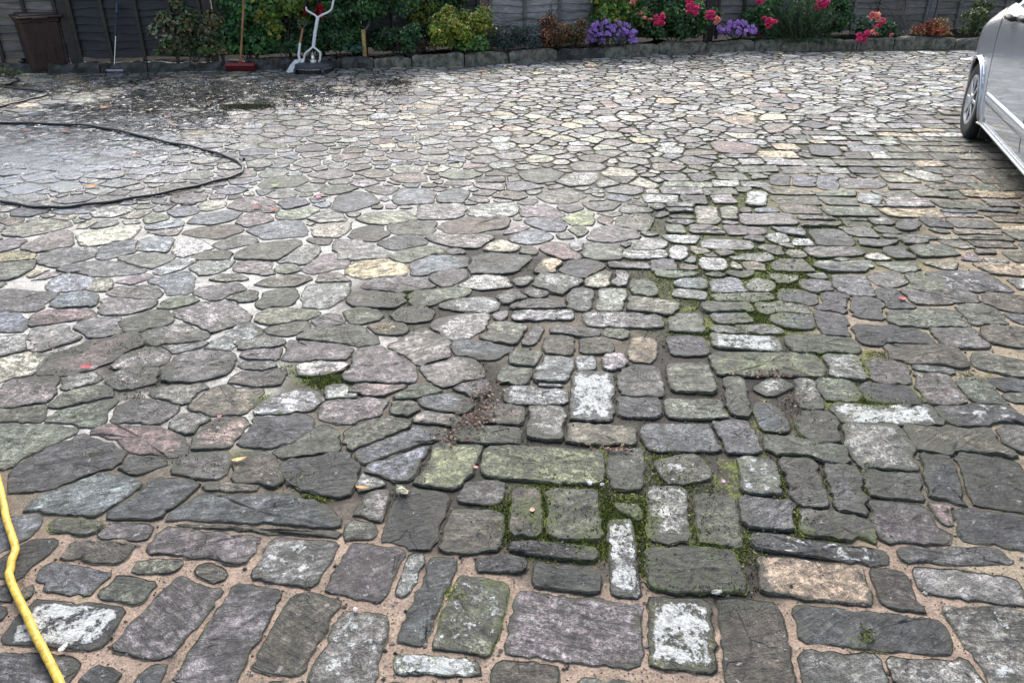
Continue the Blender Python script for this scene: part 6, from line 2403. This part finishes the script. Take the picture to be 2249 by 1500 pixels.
    for (px, py, rx, ry, n) in lb:
        for _ in range(n):
            if R.random() < .45: continue
            x, y = G(px + R.gauss(0, .85) * rx, py + R.gauss(0, .85) * ry)
            if y > kerb_y(x) - .04: continue
            s = R.uniform(.004, .012) * (1 + max(0, y - 3) * .06)
            c = pickc([(.13, .075, .045), (.20, .12, .07), (.07, .04, .028), (.28, .19, .12), (.16, .06, .04), (.05, .035, .025)])
            leaf_quad(lt, Vector((x, y, .016)), (Vector((0, 0, 1)) + rnd_dir() * .35).normalized(), Vector((R.uniform(-1, 1), R.uniform(-1, 1), 0)).normalized(), s * 2, s * 1.2, c, .2)
    tag(lt.build("leaf_litter", M["dead_leaf"]), "drifts of tiny brown dead leaves in the joints", None, None, "stuff")


scatter_stuff()


# countable fallen leaves and petals
def fallen(name, px, py, L, W, col, label, cat="leaf", group=None, rot=None, curl=.25):
    x, y = G(px, py)
    m = MB()
    n = 8
    vs, fs = [], []
    for i in range(n + 1):
        t = i / n
        w = W * .5 * math.sin(PI * min(1, .06 + t * .94)) ** .75 * (1 + .12 * math.sin(i * 2.7))
        z = curl * L * (t - .5) ** 2
        for s in (-1, 0, 1):
            vs.append(Vector(((t - .5) * L, s * w, z + abs(s) * curl * W * .35)))
    for i in range(n):
        for k in (0, 1): fs.append((i * 3 + k, i * 3 + 3 + k, i * 3 + 4 + k, i * 3 + k + 1))
    k = len(vs)
    vs += [p - Vector((0, 0, .0012)) for p in vs]
    fs += [tuple(q + k for q in f[::-1]) for f in fs]
    m.add(vs, fs, col=tuple(col) + (1,))
    o = m.build(name, M["dead_leaf"])
    o.location = (x, y, .017)
    o.rotation_euler = (R.uniform(-.15, .15), R.uniform(-.15, .15), R.uniform(0, 6.28) if rot is None else rot)
    return tag(o, label, cat, group)


YEL, RD_, ORG, PNK = (.48, .28, .09), (.24, .030, .024), (.34, .12, .04), (.55, .13, .18)
fallen("fallen_leaf", 528, 1017, .055, .024, (.70, .42, .16), "curled ochre leaf on the dark slabs near the yellow hose", rot=.25)
fallen("fallen_leaf", 565, 461, .07, .04, RD_, "left leaf of the bright red pair beyond the pressure hose loop", rot=.2)
fallen("fallen_leaf", 601, 465, .05, .03, (.45, .07, .03), "right leaf of the bright red pair beyond the pressure hose loop", rot=2.2)
fallen("fallen_leaf", 205, 414, .09, .045, (.55, .26, .05), "orange yellow leaf lying inside the pressure hose loop", rot=.1)
fallen("fallen_leaf", 607, 413, .07, .05, (.25, .34, .06), "fresh yellow green leaf on a grey slab right of the pressure hose", rot=.4)
fallen("fallen_leaf", 192, 812, .045, .028, (.55, .06, .07), "red petal in the muddy joint beside the pink slab", rot=.3)
fallen("fallen_leaf", 262, 810, .02, .015, (.55, .42, .30), "tiny pale leaf scrap on the muddy grey slab", rot=1.2)
fallen("fallen_petal", 484, 922, .02, .016, PNK, "tiny pink petal above the reddish slab in the lower left", "petal")
fallen("fallen_petal", 1980, 662, .04, .03, (.62, .10, .12), "coral pink petal on the dark setts at the right", "petal", rot=.6)
fallen("fallen_petal", 1587, 1065, .016, .014, (.75, .35, .65), "tiny lilac petal on a mossy green sett", "petal")
fallen("fallen_leaf", 1169, 1128, .022, .016, (.62, .30, .22), "small salmon leaf scrap on the bright moss")
fallen("fallen_leaf", 1045, 1034, .02, .014, (.55, .24, .16), "small orange scrap left of the yellow green block")
fallen("fallen_leaf", 700, 438, .05, .035, (.60, .12, .20), "pink leaf on pale grey slabs far right of the hose loop")
fallen("fallen_leaf", 798, 1079, .05, .016, (.50, .24, .05), "narrow orange leaf in the joint beside the pale stone chip", rot=.1)
fallen("fallen_leaf", 1712, 122, .11, .05, (.68, .46, .05), "yellow leaf at the edging under the feathery bush", rot=.3)
fallen("fallen_leaf", 1914, 114, .09, .05, (.70, .50, .04), "yellow leaf at the edging under the overhanging pink rose", rot=1.0)
fallen("fallen_leaf", 1868, 118, .10, .05, (.22, .03, .03), "dark red leaf lying on the large pinkish slab at the edging", rot=1.6)
fallen("fallen_leaf", 1122, 146, .10, .05, (.62, .40, .05), "yellow leaf at the edging near the grey green lavender", rot=.2)
fallen("fallen_leaf", 1060, 160, .13, .06, (.55, .22, .12), "rust leaf on the paving in front of the yellow green shrub", rot=.4)
fallen("fallen_leaf", 871, 154, .10, .05, (.60, .40, .22), "pale tan leaf at the edging below the dark ivy", rot=.3)
for (a, b) in ((171, 235), (368, 261), (386, 279), (465, 232), (590, 236), (632, 233), (485, 222), (60, 290), (146, 292), (300, 345)):
    fallen("fallen_leaf", a, b, R.uniform(.06, .10), R.uniform(.03, .05), pickc([RD_, (.22, .05, .03), (.28, .10, .05)]), "small red autumn leaf on the wet dark paving at the back left", "leaf", "red leaves on the wet paving")
for (a, b) in ((232, 240), (455, 220), (667, 243), (330, 246), (880, 245), (640, 185)):
    fallen("fallen_leaf", a, b, R.uniform(.07, .11), R.uniform(.04, .06), pickc([YEL, (.55, .34, .16), ORG]), "small yellowish autumn leaf on the wet dark paving at the back left", "leaf", "yellow leaves on the wet paving")


# loose chips of stone
def chip(px, py, s, col, label):
    x, y = G(px, py)
    m = MB()
    m.lathe([(.1 * s, -.3 * s), (.8 * s, -.28 * s), (s, 0), (.75 * s, .33 * s), (.2 * s, .45 * s)], n=9, col=tuple(col) + (1,))
    for v in m.v: v += rnd_dir() * s * .16
    o = m.build("stone_chip", M["crumb"])
    o.location = (x, y, .012 + .25 * s)
    o.scale = (1.25, .85, 1)
    o.rotation_euler = (0, 0, R.uniform(0, 3))
    tag(o, label, "stone chip")


chip(884, 1086, .020, (.42, .40, .27), "pale buff stone chip lying in the dark joint left of the mossy setts")
chip(141, 1430, .010, (.70, .68, .62), "white pebble on pink mortar right of the yellow hose")
chip(1295, 1067, .011, (.55, .55, .52), "white chip under the long yellow green block")
chip(1322, 1070, .007, (.5, .5, .47), "tiny grey chip at the end of the long yellow green block")
chip(1573, 1308, .013, (.36, .37, .34), "grey chip in black soil left of the tan block")
chip(782, 1346, .008, (.66, .55, .50), "pinkish white pebble on mortar at the top of the white sett")
chip(480, 946, .008, (.40, .35, .34), "small round pebble on the reddish slab in the lower left")
# clump of moss and weed on the wet paving
m = MB()
for _ in range(1500):
    a, r_ = R.uniform(0, 6.28), abs(R.gauss(0, .45))
    p = Vector((math.cos(a) * r_ * .36, math.sin(a) * r_ * .13, .004 + .016 * max(0, 1 - r_)))
    c = pickc([(.07, .075, .03), (.10, .10, .045), (.13, .13, .06), (.05, .045, .025)])
    leaf_quad(m, p, (Vector((0, 0, 1)) + rnd_dir()).normalized(), rnd_dir(), .03, .012, c)
p = G(546, 238)
o = m.build("moss_clump", M["moss"])
o.location = (p[0], p[1], .012)
tag(o, "dark olive heap of scraped moss on the wet paving", "moss clump")
# pale twigs in the soil hollow
for (a, b, L, rz, lab) in ((1726, 886, .05, .5, "short pale twig in the soil hollow among the setts"), (1958, 1114, .03, -.5, "pale sliver of twig on a grey sett at the lower right")):
    x, y = G(a, b)
    m = MB()
    m.tube(smooth_pts([(-L / 2, 0, 0), (0, L * .12, .004), (L / 2, 0, .001)], 4), .0022, 5)
    o = m.build("twig", M["twig"])
    o.location = (x, y, .016)
    o.rotation_euler = (0, 0, rz)
    tag(o, lab, "twig")
